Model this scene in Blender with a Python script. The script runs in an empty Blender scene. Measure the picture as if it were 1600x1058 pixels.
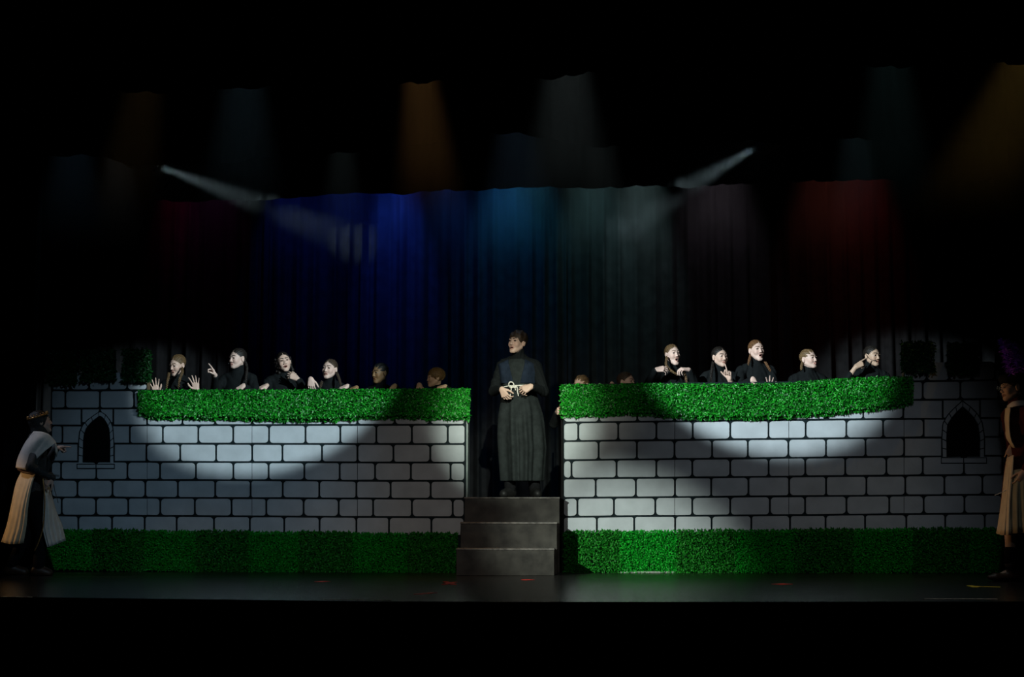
import bpy, bmesh, math, random
import numpy as np
from mathutils import Vector, Matrix
try:
    import openvdb as vdb
except Exception:
    import pyopenvdb as vdb

random.seed(7)
RNG = np.random.default_rng(7)
S = bpy.context.scene
COL = S.collection

# ------------------------------------------------------------------ camera, world, exposure
F = 2350.0
CAM = np.array([0.0, -15.7, 0.754])
TH = math.atan(251.0 / F)
cd = bpy.data.cameras.new('camera')
cd.sensor_width = 36.0
cd.lens = 36.0 * F / 1600.0
cd.clip_end = 200
cam = bpy.data.objects.new('camera', cd)
cam.location = CAM
cam.rotation_euler = (math.pi / 2 + TH, 0, 0)
COL.objects.link(cam)
S.camera = cam
S.view_settings.view_transform = 'Standard'
S.view_settings.look = 'None'
S.view_settings.gamma = 1.0
S.view_settings.use_curve_mapping = False
S.view_settings.exposure = 0.0
w = bpy.data.worlds.new('world')
S.world = w
w.use_nodes = True
w.node_tree.nodes['Background'].inputs[0].default_value = (0.3, 0.4, 0.5, 1)
w.node_tree.nodes['Background'].inputs[1].default_value = 0.0012


def at(px, py, y):
    """the world point that stands at depth y on the sight line of a spot in the photograph"""
    u, v = (px - 800.0) / F, -(py - 529.0) / F
    d = np.array([u, math.cos(TH) - v * math.sin(TH), math.sin(TH) + v * math.cos(TH)])
    return CAM + d * ((y - CAM[1]) / d[1])


# ------------------------------------------------------------------ lights
def spot(name, loc, target, power, color, half_deg, blend, radius=0.05):
    ld = bpy.data.lights.new(name, 'SPOT')
    ld.energy, ld.color = power, color
    ld.spot_size = math.radians(2 * half_deg)
    ld.spot_blend = blend
    ld.shadow_soft_size = radius
    o = bpy.data.objects.new(name, ld)
    o.location = loc
    o.rotation_euler = (Vector(target) - Vector(loc)).to_track_quat('-Z', 'Y').to_euler()
    COL.objects.link(o)
    return o


def area(name, loc, target, power, color, size):
    ld = bpy.data.lights.new(name, 'AREA')
    ld.energy, ld.color, ld.size = power, color, size
    o = bpy.data.objects.new(name, ld)
    o.location = loc
    o.rotation_euler = (Vector(target) - Vector(loc)).to_track_quat('-Z', 'Y').to_euler()
    COL.objects.link(o)
    return o


# front of house follow spots
spot('key_right', (-6.5, -11, 5.5), at(1187, 548, 0), 14500, (0.80, 0.95, 1.0), 4.5, 0.40)
spot('key_left', (6.5, -11.5, 5.5), at(429, 578, 0.2), 10500, (0.76, 0.94, 1.0), 4.3, 0.32)
spot('key_middle', (0.6, -13, 5.5), at(806, 664, 0.3), 8200, (0.88, 1.0, 0.86), 4.15, 0.8)
spot('fill_steps', (-7.2, -10, 5.0), at(990, 880, 0), 9800, (0.90, 1.0, 0.90), 4.6, 1.0)
# dim washes over the scenery
spot('wash_apron', (-3.1, -4.3, 6.4), (-3.1, -3.3, 0), 170, (0.95, 0.97, 0.95), 27, 1.0, 0.2)
spot('wash_apron', (3.1, -4.3, 6.4), (3.1, -3.3, 0), 170, (0.95, 0.97, 0.95), 27, 1.0, 0.2)
spot('wash_heads', (-2.5, -13, 4.6), at(830, 600, 0.3), 2300, (1.0, 0.92, 0.76), 5.6, 1.0, 0.2)
spot('wash_cool', (1.2, -13, 6.0), at(290, 800, 0), 1050, (0.50, 0.76, 1.0), 9, 1.0, 0.2)
spot('wash_warm', (0.0, -13, 5.0), at(690, 820, 0), 700, (1.0, 0.90, 0.84), 8, 1.0, 0.2)
spot('wash_violet', (1.0, -13, 5.5), at(1235, 800, 0), 540, (0.84, 0.90, 1.0), 10.5, 1.0, 0.2)
spot('side_left', (-7.35, -0.74, 1.3), at(30, 790, -0.58), 70, (1.0, 0.60, 0.28), 13, 0.7, 0.06)
spot('side_left_high', (-6.9, -1.1, 4.6), at(50, 700, -0.6), 150, (0.70, 0.78, 1.0), 8, 1.0, 0.1)
spot('side_right', (-6.9, -1.15, 1.1), at(1580, 700, -1.62), 620, (1.0, 0.54, 0.24), 5.5, 0.6, 0.06)
# curtain washes hung behind the last border
CY = 3.0
def wash(px, py, power, color, half, dy=0.78, top=120, lean=0):
    power *= 5.6
    half *= 0.62
    a, b = at(px + lean, top, CY - dy), at(px, py, CY)
    spot('curtain_wash', a, b, power, color, half * 1.12, 1.0, 0.06)
wash(620, 395, 260, (0.03, 0.10, 1.0), 21)
wash(455, 390, 60, (0.03, 0.09, 1.0), 22)
wash(540, 470, 62, (0.02, 0.09, 1.0), 28)
wash(700, 430, 66, (0.04, 0.20, 1.0), 21)
wash(785, 430, 78, (0.03, 0.27, 1.0), 26)
wash(815, 520, 62, (0.05, 0.48, 0.85), 32)
wash(925, 430, 62, (0.38, 0.88, 0.92), 25)
wash(1000, 400, 92, (0.55, 0.90, 0.90), 22)
wash(1120, 440, 26, (0.85, 0.70, 0.85), 30)
wash(1350, 400, 20, (1.0, 0.05, 0.04), 25)
wash(1290, 480, 20, (1.0, 0.22, 0.16), 28)
wash(275, 345, 17, (1.0, 0.02, 0.22), 15)
wash(330, 420, 9, (0.7, 0.05, 0.55), 27)
# pars that shine down through the haze between the borders
def haze_par(px, py, y, power, color, half, tip=(0, 0)):
    p = at(px, py, y)
    spot('haze_par', p, p + np.array([tip[0], tip[1], -2.0]), power, color, half, 0.8, 0.04)
haze_par(643, -60, -0.9, 270, (1.0, 0.50, 0.16), 10, (0.16, 0.0))
haze_par(885, -80, -0.9, 130, (0.72, 0.90, 0.90), 13)
haze_par(385, -60, -0.9, 70, (0.45, 0.80, 1.0), 12)
haze_par(262, -60, -0.9, 60, (1.0, 0.62, 0.22), 10, (-0.30, 0.0))
haze_par(1385, -80, -0.9, 50, (0.4, 0.85, 0.85), 12)
haze_par(120, 90, 0.9, 44, (0.3, 0.6, 0.9), 14)
haze_par(190, 110, 0.9, 44, (0.7, 0.75, 0.75), 11)
haze_par(537, 100, 0.9, 60, (0.6, 0.8, 0.8), 10)
haze_par(808, 60, 0.9, 80, (0.30, 0.50, 0.75), 15)
haze_par(942, 85, 0.9, 55, (0.6, 0.75, 0.75), 10)
haze_par(1332, 75, 0.9, 60, (0.42, 0.75, 0.85), 11)
haze_par(1660, -60, -0.9, 130, (1.0, 0.62, 0.14), 14, (-0.8, 0.0))

# ------------------------------------------------------------------ materials
def mat(name, col, rough=0.6, spec=0.3, noise=None, bump=0.0, metal=0.0, bscale=40.0, emit=None):
    m = bpy.data.materials.new(name)
    m.use_nodes = True
    nt = m.node_tree
    b = nt.nodes['Principled BSDF']
    b.inputs['Base Color'].default_value = (*col, 1)
    b.inputs['Roughness'].default_value = rough
    b.inputs['Specular IOR Level'].default_value = spec
    b.inputs['Metallic'].default_value = metal
    if emit:
        b.inputs['Emission Color'].default_value = (*emit[:3], 1)
        b.inputs['Emission Strength'].default_value = emit[3]
    if noise:
        sc, amt = noise
        tc = nt.nodes.new('ShaderNodeTexCoord')
        n = nt.nodes.new('ShaderNodeTexNoise')
        n.inputs['Scale'].default_value = sc
        n.inputs['Detail'].default_value = 4
        nt.links.new(tc.outputs['Object'], n.inputs['Vector'])
        r = nt.nodes.new('ShaderNodeValToRGB')
        r.color_ramp.elements[0].position = 0.3
        r.color_ramp.elements[1].position = 0.7
        r.color_ramp.elements[0].color = (*[c * (1 - amt) for c in col], 1)
        r.color_ramp.elements[1].color = (*[min(1, c * (1 + amt)) for c in col], 1)
        nt.links.new(n.outputs['Fac'], r.inputs['Fac'])
        nt.links.new(r.outputs['Color'], b.inputs['Base Color'])
    if bump:
        tc = nt.nodes.new('ShaderNodeTexCoord')
        n = nt.nodes.new('ShaderNodeTexNoise')
        n.inputs['Scale'].default_value = bscale
        nt.links.new(tc.outputs['Object'], n.inputs['Vector'])
        bp = nt.nodes.new('ShaderNodeBump')
        bp.inputs['Strength'].default_value = bump
        bp.inputs['Distance'].default_value = 0.01
        nt.links.new(n.outputs['Fac'], bp.inputs['Height'])
        nt.links.new(bp.outputs['Normal'], b.inputs['Normal'])
    return m


def leaf_mat(name, c0, c1, rough=0.34, spec=0.26):
    """leaf green that varies from leaf to leaf"""
    m = mat(name, c0, rough, spec)
    nt = m.node_tree
    b = nt.nodes['Principled BSDF']
    g = nt.nodes.new('ShaderNodeNewGeometry')
    r = nt.nodes.new('ShaderNodeValToRGB')
    r.color_ramp.elements[0].color = (*c0, 1)
    r.color_ramp.elements[1].color = (*c1, 1)
    nt.links.new(g.outputs['Random Per Island'], r.inputs['Fac'])
    nt.links.new(r.outputs['Color'], b.inputs['Base Color'])
    return m


M = {}
M['floor'] = mat('stage_floor_paint', (0.009, 0.0085, 0.008), 0.26, 0.27, noise=(3.0, 0.45), bump=0.12, bscale=14)
M['black'] = mat('black_paint', (0.006, 0.006, 0.006), 0.8, 0.1, noise=(5, 0.3))
M['velour'] = mat('black_velour', (0.0092, 0.0092, 0.0097), 0.95, 0.02, noise=(9, 0.25))
M['dark_velour'] = mat('border_velour', (0.010, 0.010, 0.010), 0.95, 0.02, noise=(9, 0.25))
M['joint'] = mat('joint_paint', (0.004, 0.010, 0.012), 0.7, 0.15, noise=(12, 0.3))
M['opening'] = mat('opening_paint', (0.003, 0.004, 0.004), 0.85, 0.05, noise=(12, 0.3))
M['return'] = mat('return_paint', (0.20, 0.24, 0.23), 0.7, 0.15, noise=(8, 0.2))
M['timber'] = mat('flat_timber', (0.10, 0.07, 0.04), 0.8, 0.1, noise=(14, 0.3))
M['step'] = mat('step_paint', (0.036, 0.033, 0.028), 0.55, 0.25, noise=(7, 0.5), bump=0.15, bscale=9)
M['step_edge'] = mat('step_edge_wear', (0.11, 0.10, 0.09), 0.5, 0.3, noise=(20, 0.6))
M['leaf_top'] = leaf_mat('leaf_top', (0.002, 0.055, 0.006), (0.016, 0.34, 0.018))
M['leaf_low_a'] = leaf_mat('leaf_low_a', (0.001, 0.15, 0.009), (0.006, 0.36, 0.018), 0.45, 0.14)
M['leaf_low_b'] = leaf_mat('leaf_low_b', (0.003, 0.075, 0.007), (0.014, 0.21, 0.014), 0.48, 0.12)
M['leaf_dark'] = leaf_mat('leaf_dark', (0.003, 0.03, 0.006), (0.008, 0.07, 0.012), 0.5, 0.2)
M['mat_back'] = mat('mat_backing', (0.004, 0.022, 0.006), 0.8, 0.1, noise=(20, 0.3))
M['mat_rim'] = mat('mat_rim', (0.30, 0.33, 0.28), 0.6, 0.2, noise=(60, 0.6))
M['tape_red'] = mat('red_tape', (0.70, 0.035, 0.02), 0.5, 0.3, noise=(30, 0.25))
M['tape_yellow'] = mat('yellow_tape', (0.75, 0.60, 0.05), 0.5, 0.3, noise=(30, 0.2))
M['tape_white'] = mat('white_tape', (0.62, 0.56, 0.46), 0.5, 0.3, noise=(30, 0.35))
M['knit'] = mat('black_knit', (0.0075, 0.009, 0.0095), 0.9, 0.08, noise=(60, 0.25), bump=0.25, bscale=160)
M['trouser'] = mat('black_trouser', (0.008, 0.008, 0.009), 0.9, 0.06, noise=(40, 0.2))
M['robe'] = mat('charcoal_robe', (0.019, 0.023, 0.023), 0.9, 0.08, noise=(16, 0.25), bump=0.2, bscale=60)
M['yoke_cloth'] = mat('navy_cloth', (0.012, 0.018, 0.030), 0.9, 0.08, noise=(20, 0.25))
M['rope'] = mat('cotton_rope', (0.66, 0.62, 0.55), 0.8, 0.1, noise=(90, 0.25), bump=0.4, bscale=220)
M['shoe'] = mat('black_shoe', (0.010, 0.010, 0.010), 0.5, 0.3, noise=(30, 0.3))
M['brown_shoe'] = mat('brown_leather', (0.045, 0.022, 0.012), 0.45, 0.35, noise=(30, 0.4))
M['tabard'] = mat('white_tabard', (0.62, 0.59, 0.54), 0.85, 0.1, noise=(12, 0.08), bump=0.25, bscale=30)
M['cream_shaded'] = mat('cream_cloth_shaded', (0.22, 0.21, 0.15), 0.85, 0.1, noise=(12, 0.15), bump=0.25, bscale=30)  # cream coat cloth with the shade of its side put into the colour
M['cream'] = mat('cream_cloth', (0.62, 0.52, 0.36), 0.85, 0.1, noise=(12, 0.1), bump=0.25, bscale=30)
M['mail'] = mat('dark_mail', (0.022, 0.024, 0.024), 0.6, 0.4, noise=(90, 0.7), bump=0.6, bscale=170)
M['belt'] = mat('brown_belt', (0.055, 0.022, 0.012), 0.5, 0.3, noise=(40, 0.4))
M['gold'] = mat('gold_braid', (0.42, 0.22, 0.07), 0.4, 0.5, noise=(120, 0.7), metal=0.6)
M['maroon'] = mat('maroon_cloth', (0.045, 0.010, 0.009), 0.85, 0.1, noise=(25, 0.25))
M['purple'] = mat('purple_feather', (0.30, 0.10, 0.95), 0.8, 0.1, noise=(30, 0.4))
M['metal_black'] = mat('black_metal', (0.014, 0.014, 0.015), 0.45, 0.4, noise=(20, 0.3))
M['mic'] = mat('headset_black', (0.012, 0.012, 0.012), 0.4, 0.4)
M['wire'] = mat('spectacle_wire', (0.5, 0.48, 0.42), 0.3, 0.5, metal=0.9)
M['lens'] = mat('lamp_lens', (0.5, 0.6, 0.65), 0.2, 0.5, emit=(0.75, 0.95, 1.0, 0.6))
M['teeth'] = mat('teeth', (0.6, 0.56, 0.48), 0.3, 0.4)


def brick_mat(name, col):
    m = mat(name, col, 0.75, 0.15, noise=(5, 0.10))
    nt = m.node_tree
    b = nt.nodes['Principled BSDF']
    tc = nt.nodes.new('ShaderNodeTexCoord')
    n = nt.nodes.new('ShaderNodeTexNoise')
    n.inputs['Scale'].default_value = 170
    nt.links.new(tc.outputs['Object'], n.inputs['Vector'])
    bp = nt.nodes.new('ShaderNodeBump')
    bp.inputs['Strength'].default_value = 0.25
    bp.inputs['Distance'].default_value = 0.004
    nt.links.new(n.outputs['Fac'], bp.inputs['Height'])
    nt.links.new(bp.outputs['Normal'], b.inputs['Normal'])
    return m


M['brick'] = brick_mat('grey_brick_paint', (0.40, 0.43, 0.45))


def skin_mat(name):
    m = bpy.data.materials.new(name)
    m.use_nodes = True
    nt = m.node_tree
    b = nt.nodes['Principled BSDF']
    a = nt.nodes.new('ShaderNodeAttribute')
    a.attribute_name = 'tone'
    nt.links.new(a.outputs['Color'], b.inputs['Base Color'])
    b.inputs['Roughness'].default_value = 0.5
    b.inputs['Specular IOR Level'].default_value = 0.3
    return m


M['skin'] = skin_mat('skin')


def hair_mat(name, col):
    m = mat(name, col, 0.5, 0.3)
    nt = m.node_tree
    b = nt.nodes['Principled BSDF']
    tc = nt.nodes.new('ShaderNodeTexCoord')
    n = nt.nodes.new('ShaderNodeTexNoise')
    n.inputs['Scale'].default_value = 1.0
    n.inputs['Detail'].default_value = 3
    mp = nt.nodes.new('ShaderNodeMapping')
    mp.inputs['Scale'].default_value = (150, 26, 90)
    nt.links.new(tc.outputs['Object'], mp.inputs['Vector'])
    nt.links.new(mp.outputs['Vector'], n.inputs['Vector'])
    r = nt.nodes.new('ShaderNodeValToRGB')
    r.color_ramp.elements[0].position = 0.35
    r.color_ramp.elements[1].position = 0.65
    r.color_ramp.elements[0].color = (*[c * 0.45 for c in col], 1)
    r.color_ramp.elements[1].color = (*[c * 1.3 for c in col], 1)
    nt.links.new(n.outputs['Fac'], r.inputs['Fac'])
    nt.links.new(r.outputs['Color'], b.inputs['Base Color'])
    bp = nt.nodes.new('ShaderNodeBump')
    bp.inputs['Strength'].default_value = 0.7
    bp.inputs['Distance'].default_value = 0.006
    nt.links.new(n.outputs['Fac'], bp.inputs['Height'])
    nt.links.new(bp.outputs['Normal'], b.inputs['Normal'])
    return m


def eye_mat():
    m = mat('eye_white', (0.62, 0.60, 0.57), 0.2, 0.5)
    nt = m.node_tree
    b = nt.nodes['Principled BSDF']
    tc = nt.nodes.new('ShaderNodeTexCoord')
    sp = nt.nodes.new('ShaderNodeSeparateXYZ')
    nt.links.new(tc.outputs['Object'], sp.inputs[0])
    r = nt.nodes.new('ShaderNodeValToRGB')
    r.color_ramp.interpolation = 'CONSTANT'
    e = r.color_ramp.elements
    e[0].position, e[0].color = 0.0, (0.004, 0.004, 0.004, 1)
    e[1].position, e[1].color = 0.10, (0.05, 0.035, 0.025, 1)
    x = e.new(0.28)
    x.color = (0.62, 0.60, 0.57, 1)
    mp = nt.nodes.new('ShaderNodeMapRange')
    mp.inputs['From Min'].default_value = -0.0125
    mp.inputs['From Max'].default_value = 0.0125
    nt.links.new(sp.outputs['Y'], mp.inputs['Value'])
    nt.links.new(mp.outputs[0], r.inputs['Fac'])
    nt.links.new(r.outputs['Color'], b.inputs['Base Color'])
    return m


M['eye'] = eye_mat()


# ------------------------------------------------------------------ object helpers
def tag(o, label=None, cat=None, group=None, kind=None):
    if label: o['label'] = label
    if cat: o['category'] = cat
    if group: o['group'] = group
    if kind: o['kind'] = kind
    return o


def link(name, me, material=None, parent=None, smooth=False):
    o = bpy.data.objects.new(name, me)
    COL.objects.link(o)
    if material and not me.materials:
        me.materials.append(material)
    if smooth:
        me.polygons.foreach_set('use_smooth', np.ones(len(me.polygons), bool))
    if parent is not None:
        o.parent = parent
        o.matrix_parent_inverse = Matrix.Translation(-Vector(parent.location))
    return o


def empty(name, loc):
    o = bpy.data.objects.new(name, None)
    o.location = Vector([float(c) for c in loc])
    o.empty_display_size = 0.1
    COL.objects.link(o)
    return o


def mesh(name, verts, faces, material=None, parent=None, smooth=False):
    me = bpy.data.meshes.new(name)
    me.from_pydata([tuple(map(float, v)) for v in verts], [], faces)
    me.update()
    return link(name, me, material, parent, smooth)


def from_bm(name, bm, material=None, parent=None, smooth=False):
    me = bpy.data.meshes.new(name)
    bm.to_mesh(me)
    bm.free()
    return link(name, me, material, parent, smooth)


def bm_box(bm, lo, hi, bev=0.0):
    r = bmesh.ops.create_cube(bm, size=1.0)
    lo, hi = Vector(lo), Vector(hi)
    for v in r['verts']:
        v.co = Vector([(lo[i] + hi[i]) / 2 + v.co[i] * (hi[i] - lo[i]) for i in range(3)])
    if bev:
        es = list({e for v in r['verts'] for e in v.link_edges})
        bmesh.ops.bevel(bm, geom=es, offset=bev, segments=2, affect='EDGES', profile=0.5)


def box(name, lo, hi, material, parent=None, bev=0.0):
    bm = bmesh.new()
    bm_box(bm, lo, hi, bev)
    return from_bm(name, bm, material, parent)


def prism(name, front, back_dir, material, parent=None, bev=0.0):
    """an outline of world points pushed back along back_dir"""
    n = len(front)
    bd = np.array(back_dir)
    f = [np.array(p) for p in front]
    verts = f + [p + bd for p in f]
    faces = [tuple(range(n)), tuple(reversed(range(n, 2 * n)))]
    faces += [(i, i + n, (i + 1) % n + n, (i + 1) % n) for i in range(n)]
    faces = [tuple(reversed(q)) for q in faces]
    bm = bmesh.new()
    vs = [bm.verts.new(tuple(map(float, v))) for v in verts]
    for q in faces:
        bm.faces.new([vs[i] for i in q])
    bmesh.ops.recalc_face_normals(bm, faces=bm.faces)
    return from_bm(name, bm, material, parent)


def tube_geo(pts, rad, seg=8, cap=True):
    pts = [np.array(p, float) for p in pts]
    rads = rad if hasattr(rad, '__len__') else [rad] * len(pts)
    V, Fc = [], []
    up = np.array([0.13, 0.31, 0.94])
    for i, p in enumerate(pts):
        t = pts[min(i + 1, len(pts) - 1)] - pts[max(i - 1, 0)]
        t = t / (np.linalg.norm(t) + 1e-9)
        a = np.cross(t, up)
        if np.linalg.norm(a) < 1e-3: a = np.cross(t, np.array([1.0, 0, 0]))
        a /= np.linalg.norm(a)
        b = np.cross(t, a)
        for k in range(seg):
            an = 2 * math.pi * k / seg
            V.append(p + rads[i] * (math.cos(an) * a + math.sin(an) * b))
    for i in range(len(pts) - 1):
        for k in range(seg):
            k2 = (k + 1) % seg
            Fc.append((i * seg + k, i * seg + k2, (i + 1) * seg + k2, (i + 1) * seg + k))
    if cap:
        Fc.append(tuple(reversed(range(seg))))
        Fc.append(tuple(range((len(pts) - 1) * seg, len(pts) * seg)))
    return V, Fc


def tube(name, pts, rad, material, parent=None, seg=8):
    V, Fc = tube_geo(pts, rad, seg)
    return mesh(name, V, Fc, material, parent, True)


def smooth_path(pts, n=8):
    P = [np.array(p, float) for p in pts]
    P = [2 * P[0] - P[1]] + P + [2 * P[-1] - P[-2]]
    out = []
    for i in range(1, len(P) - 2):
        for k in range(n):
            t = k / n
            a, b, c, d = P[i - 1], P[i], P[i + 1], P[i + 2]
            out.append(0.5 * (2 * b + (c - a) * t + (2 * a - 5 * b + 4 * c - d) * t * t + (3 * b - a - 3 * c + d) * t ** 3))
    out.append(P[-2])
    return out


# ------------------------------------------------------------------ setting: stage, fascia, platform
edge_px = [(-90, 931.5), (0, 932.5), (200, 935.2), (400, 937.6), (600, 939.8), (800, 940.6), (1000, 940.6), (1200, 940.4), (1400, 940.2), (1700, 940)]
def on_floor(px, py, z=0.0):
    u, v = (px - 800.0) / F, -(py - 529.0) / F
    d = np.array([u, math.cos(TH) - v * math.sin(TH), math.sin(TH) + v * math.cos(TH)])
    return CAM + d * ((z - CAM[2]) / d[2])
front = [on_floor(*p) for p in edge_px]
front = [np.array([-7.5, front[0][1], 0])] + front + [np.array([7.5, front[-1][1], 0])]
n = len(front)
V = [tuple(p) for p in front] + [(p[0], 4.2, 0) for p in front]
Fc = [(i, i + 1, i + 1 + n, i + n) for i in range(n - 1)]
# a slab with thickness and a nosing
V += [(p[0], p[1], -0.05) for p in front]
Fc += [(i + 2 * n, i + 1 + 2 * n, i + 1, i) for i in range(n - 1)]
tag(mesh('floor', V, Fc, M['floor']), kind='structure')
V, Fc = [], []
for p in front:
    V += [(p[0], p[1] + 0.03, -0.05), (p[0], p[1] + 0.03, -1.05)]
Fc = [(2 * i + 1, 2 * i + 3, 2 * i + 2, 2 * i) for i in range(n - 1)]
tag(mesh('wall_front', V, Fc, M['black']), kind='structure')
tag(box('floor_auditorium', (-7.5, -14, -1.10), (7.5, front[3][1] + 0.2, -1.05), M['black']), kind='structure')
pv = [(-4.9, 0.46), (-0.60, 0.14), (-0.52, 0.64), (0.58, 0.64), (0.60, 0.10), (5.6, 0.06), (5.6, 1.7), (-4.9, 1.7)]
pm = mesh('floor_platform', [(x, y, 0.775) for x, y in pv] + [(x, y, 0.70) for x, y in pv], [tuple(range(8)), tuple(range(15, 7, -1))] + [(i, i + 8, (i + 1) % 8 + 8, (i + 1) % 8) for i in range(8)], M['black'])
tag(pm, kind='structure')
tag(box('wall_back', (-7.5, 4.2, 0), (7.5, 4.3, 7), M['black']), kind='structure')
tag(box('wall_left', (-7.6, -4.4, 0), (-7.5, 4.3, 7), M['black']), kind='structure')
tag(box('wall_right', (7.5, -4.4, 0), (7.6, 4.3, 7), M['black']), kind='structure')
tag(box('ceiling', (-7.6, -4.4, 7), (7.6, 4.3, 7.1), M['black']), kind='structure')

# haze that hangs below the ceiling
hz = box('haze', (-6.6, -1.45, 3.4), (6.6, -0.33, 6.4), None)
hz3 = box('haze', (-6.6, 2.02, 3.4), (6.6, 2.82, 4.75), None)
hz2 = box('haze', (-6.6, -0.07, 3.4), (6.6, 1.72, 6.4), None)
hm = bpy.data.materials.new('haze')
hm.use_nodes = True
hm.node_tree.nodes.clear()
vo = hm.node_tree.nodes.new('ShaderNodeOutputMaterial')
vs = hm.node_tree.nodes.new('ShaderNodeVolumeScatter')
hn = hm.node_tree
tc_ = hn.nodes.new('ShaderNodeNewGeometry')
sp_ = hn.nodes.new('ShaderNodeSeparateXYZ')
mr_ = hn.nodes.new('ShaderNodeMapRange')
mr_.interpolation_type = 'SMOOTHSTEP'
for k_, v_ in (('From Min', 3.45), ('From Max', 4.35), ('To Min', 0.0), ('To Max', 0.06)):
    mr_.inputs[k_].default_value = v_
hn.links.new(tc_.outputs['Position'], sp_.inputs[0])
hn.links.new(sp_.outputs['Z'], mr_.inputs['Value'])
hn.links.new(mr_.outputs[0], vs.inputs['Density'])
vs.inputs['Anisotropy'].default_value = 0.0
hm.node_tree.links.new(vs.outputs[0], vo.inputs['Volume'])
for h in (hz, hz2, hz3):
    h.data.materials.append(hm)
    tag(h, kind='stuff')


# ------------------------------------------------------------------ curtains
def curtain(name, x0, x1, y, z_top, hem, material, lam=0.27, amp=0.055, rows=10, seed=1, skew=0.0):
    r = np.random.default_rng(seed)
    nx = int((x1 - x0) / 0.016) + 2
    xs = np.linspace(x0, x1, nx)
    ph = np.cumsum(np.interp(xs, np.arange(x0 - 1, x1 + 1.3, 0.25), r.uniform(0.62, 1.5, len(np.arange(x0 - 1, x1 + 1.3, 0.25))))) * (xs[1] - xs[0]) * 2 * math.pi / lam
    am = amp * np.interp(xs, np.arange(x0 - 1, x1 + 1.3, 0.4), r.uniform(0.45, 1.25, len(np.arange(x0 - 1, x1 + 1.3, 0.4))))
    wv = np.sin(ph) + 0.28 * np.sin(2 * ph + 1.0) + 0.15 * np.sin(3.1 * ph)
    V = []
    for j in range(rows + 1):
        t = j / rows
        k = 0.55 + 0.45 * t
        drift = 0.10 * t * np.sin(ph * 0.31 + seed)
        for i in range(nx):
            zb = hem(xs[i])
            V.append((xs[i] + 0.02 * drift[i], y + am[i] * k * wv[i] + skew * (xs[i] - x0), z_top + (zb - z_top) * t))
    Fc = [(j * nx + i, (j + 1) * nx + i, (j + 1) * nx + i + 1, j * nx + i + 1) for j in range(rows) for i in range(nx - 1)]
    o = mesh(name, V, Fc, material, None, True)
    sm = o.modifiers.new('thick', 'SOLIDIFY')
    sm.thickness = 0.006
    return o


X = lambda px, y=CY: float(at(px, 500, y)[0])
for k, (a, b, lab) in enumerate([
        (-80, 420, 'black pleated back curtain drop behind the left tower, faint crimson glow at its top'),
        (410, 715, 'black pleated back curtain drop lit deep blue above the left battlement'),
        (705, 885, 'black pleated back curtain drop lit teal blue behind the man on the steps'),
        (872, 1190, 'black pleated back curtain drop lit grey behind the right battlement'),
        (1178, 1700, 'black pleated back curtain drop with a red glow near the right tower')]):
    o = curtain('stage_curtain', X(a), X(b), CY + (0.05 if k % 2 else -0.03), 6.2, lambda x: 0.03, M['velour'], 0.23 if k < 3 else 0.25, 0.062, 12, 11 + k)
    tag(o, lab, 'curtain', 'black back curtain drops')


def hem_fn(y, pts, seed):
    r = np.random.default_rng(seed)
    wx = np.arange(-8, 8, 0.42)
    wz = r.uniform(-0.035, 0.035, len(wx))
    P = [at(px, py, y) for px, py in pts]
    hx, hz_ = [p[0] for p in P], [p[2] for p in P]
    def f(x):
        k = 2 * math.pi * x / 0.85
        return float(np.interp(x, hx, hz_) + np.interp(x, wx, wz) + 0.02 * abs(math.sin(k / 2 + seed)))
    return f


for nm, y, pts, sd, lab in [
        ('front', -1.6, [(-200, 140), (240, 146), (385, 140), (650, 132), (880, 120), (1380, 104), (1800, 95)], 3, 'front black border curtain with scalloped hem across the top of the stage'),
        ('middle', -0.2, [(-200, 246), (120, 240), (195, 262), (535, 246), (800, 206), (940, 232), (1330, 222), (1800, 210)], 5, 'middle black border curtain hanging between the two moving lights'),
        ('rear', 1.85, [(-200, 318), (300, 314), (460, 309), (620, 302), (800, 298), (1000, 291), (1180, 287), (1420, 282), (1800, 276)], 8, 'rear black border curtain whose hem crosses the top of the lit back curtain')]:
    tag(curtain('border_curtain', -6.6, 6.6, y, 6.6, hem_fn(y, pts, sd), M['dark_velour'], 0.30, 0.04, 5, sd), lab, 'curtain', 'black border curtains')
for a, b, y, lab in [(-60, 60, 0.9, 'black masking leg curtain beside the left tower'), (1615, 1720, 0.9, 'black masking leg curtain beyond the right tower')]:
    tag(curtain('leg_curtain', X(a, y), X(b, y), y, 6.5, lambda x: 0.02, M['dark_velour'], 0.22, 0.05, 8, int(a + 99)), lab, 'curtain', 'black side legs')


# ------------------------------------------------------------------ scenery flats
def yl(px):   # plan of the left wall
    return 0.0 + 0.32 * max(0.0, (728 - px)) / 648
def yr(px):
    return 0.0 - 0.10 * max(0.0, (px - 880)) / 720


def lerp_line(a, b, xa, xb, x):
    return a + (b - a) * (x - xa) / (xb - xa)


# course lines: y at the outer and the inner end
L_X = (100.0, 700.0)
L_ROWS = [(581, 582), (610, 609), (638.5, 636.5), (665.0, 663.8), (693.2, 694.0), (721.3, 723.0), (749.8, 751.5), (777.3, 779.6), (805.6, 808.4), (833.5, 837.5), (862, 866), (890, 897)]
R_X = (880.0, 1411.0)
R_ROWS = [(575, 566), (602, 596), (631.0, 625.0), (660.4, 654.6), (689.5, 684.0), (719.2, 713.6), (748.0, 743.2), (778.2, 774.2), (807.7, 803.6), (836.5, 832.5), (865, 861), (894, 890)]
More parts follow.
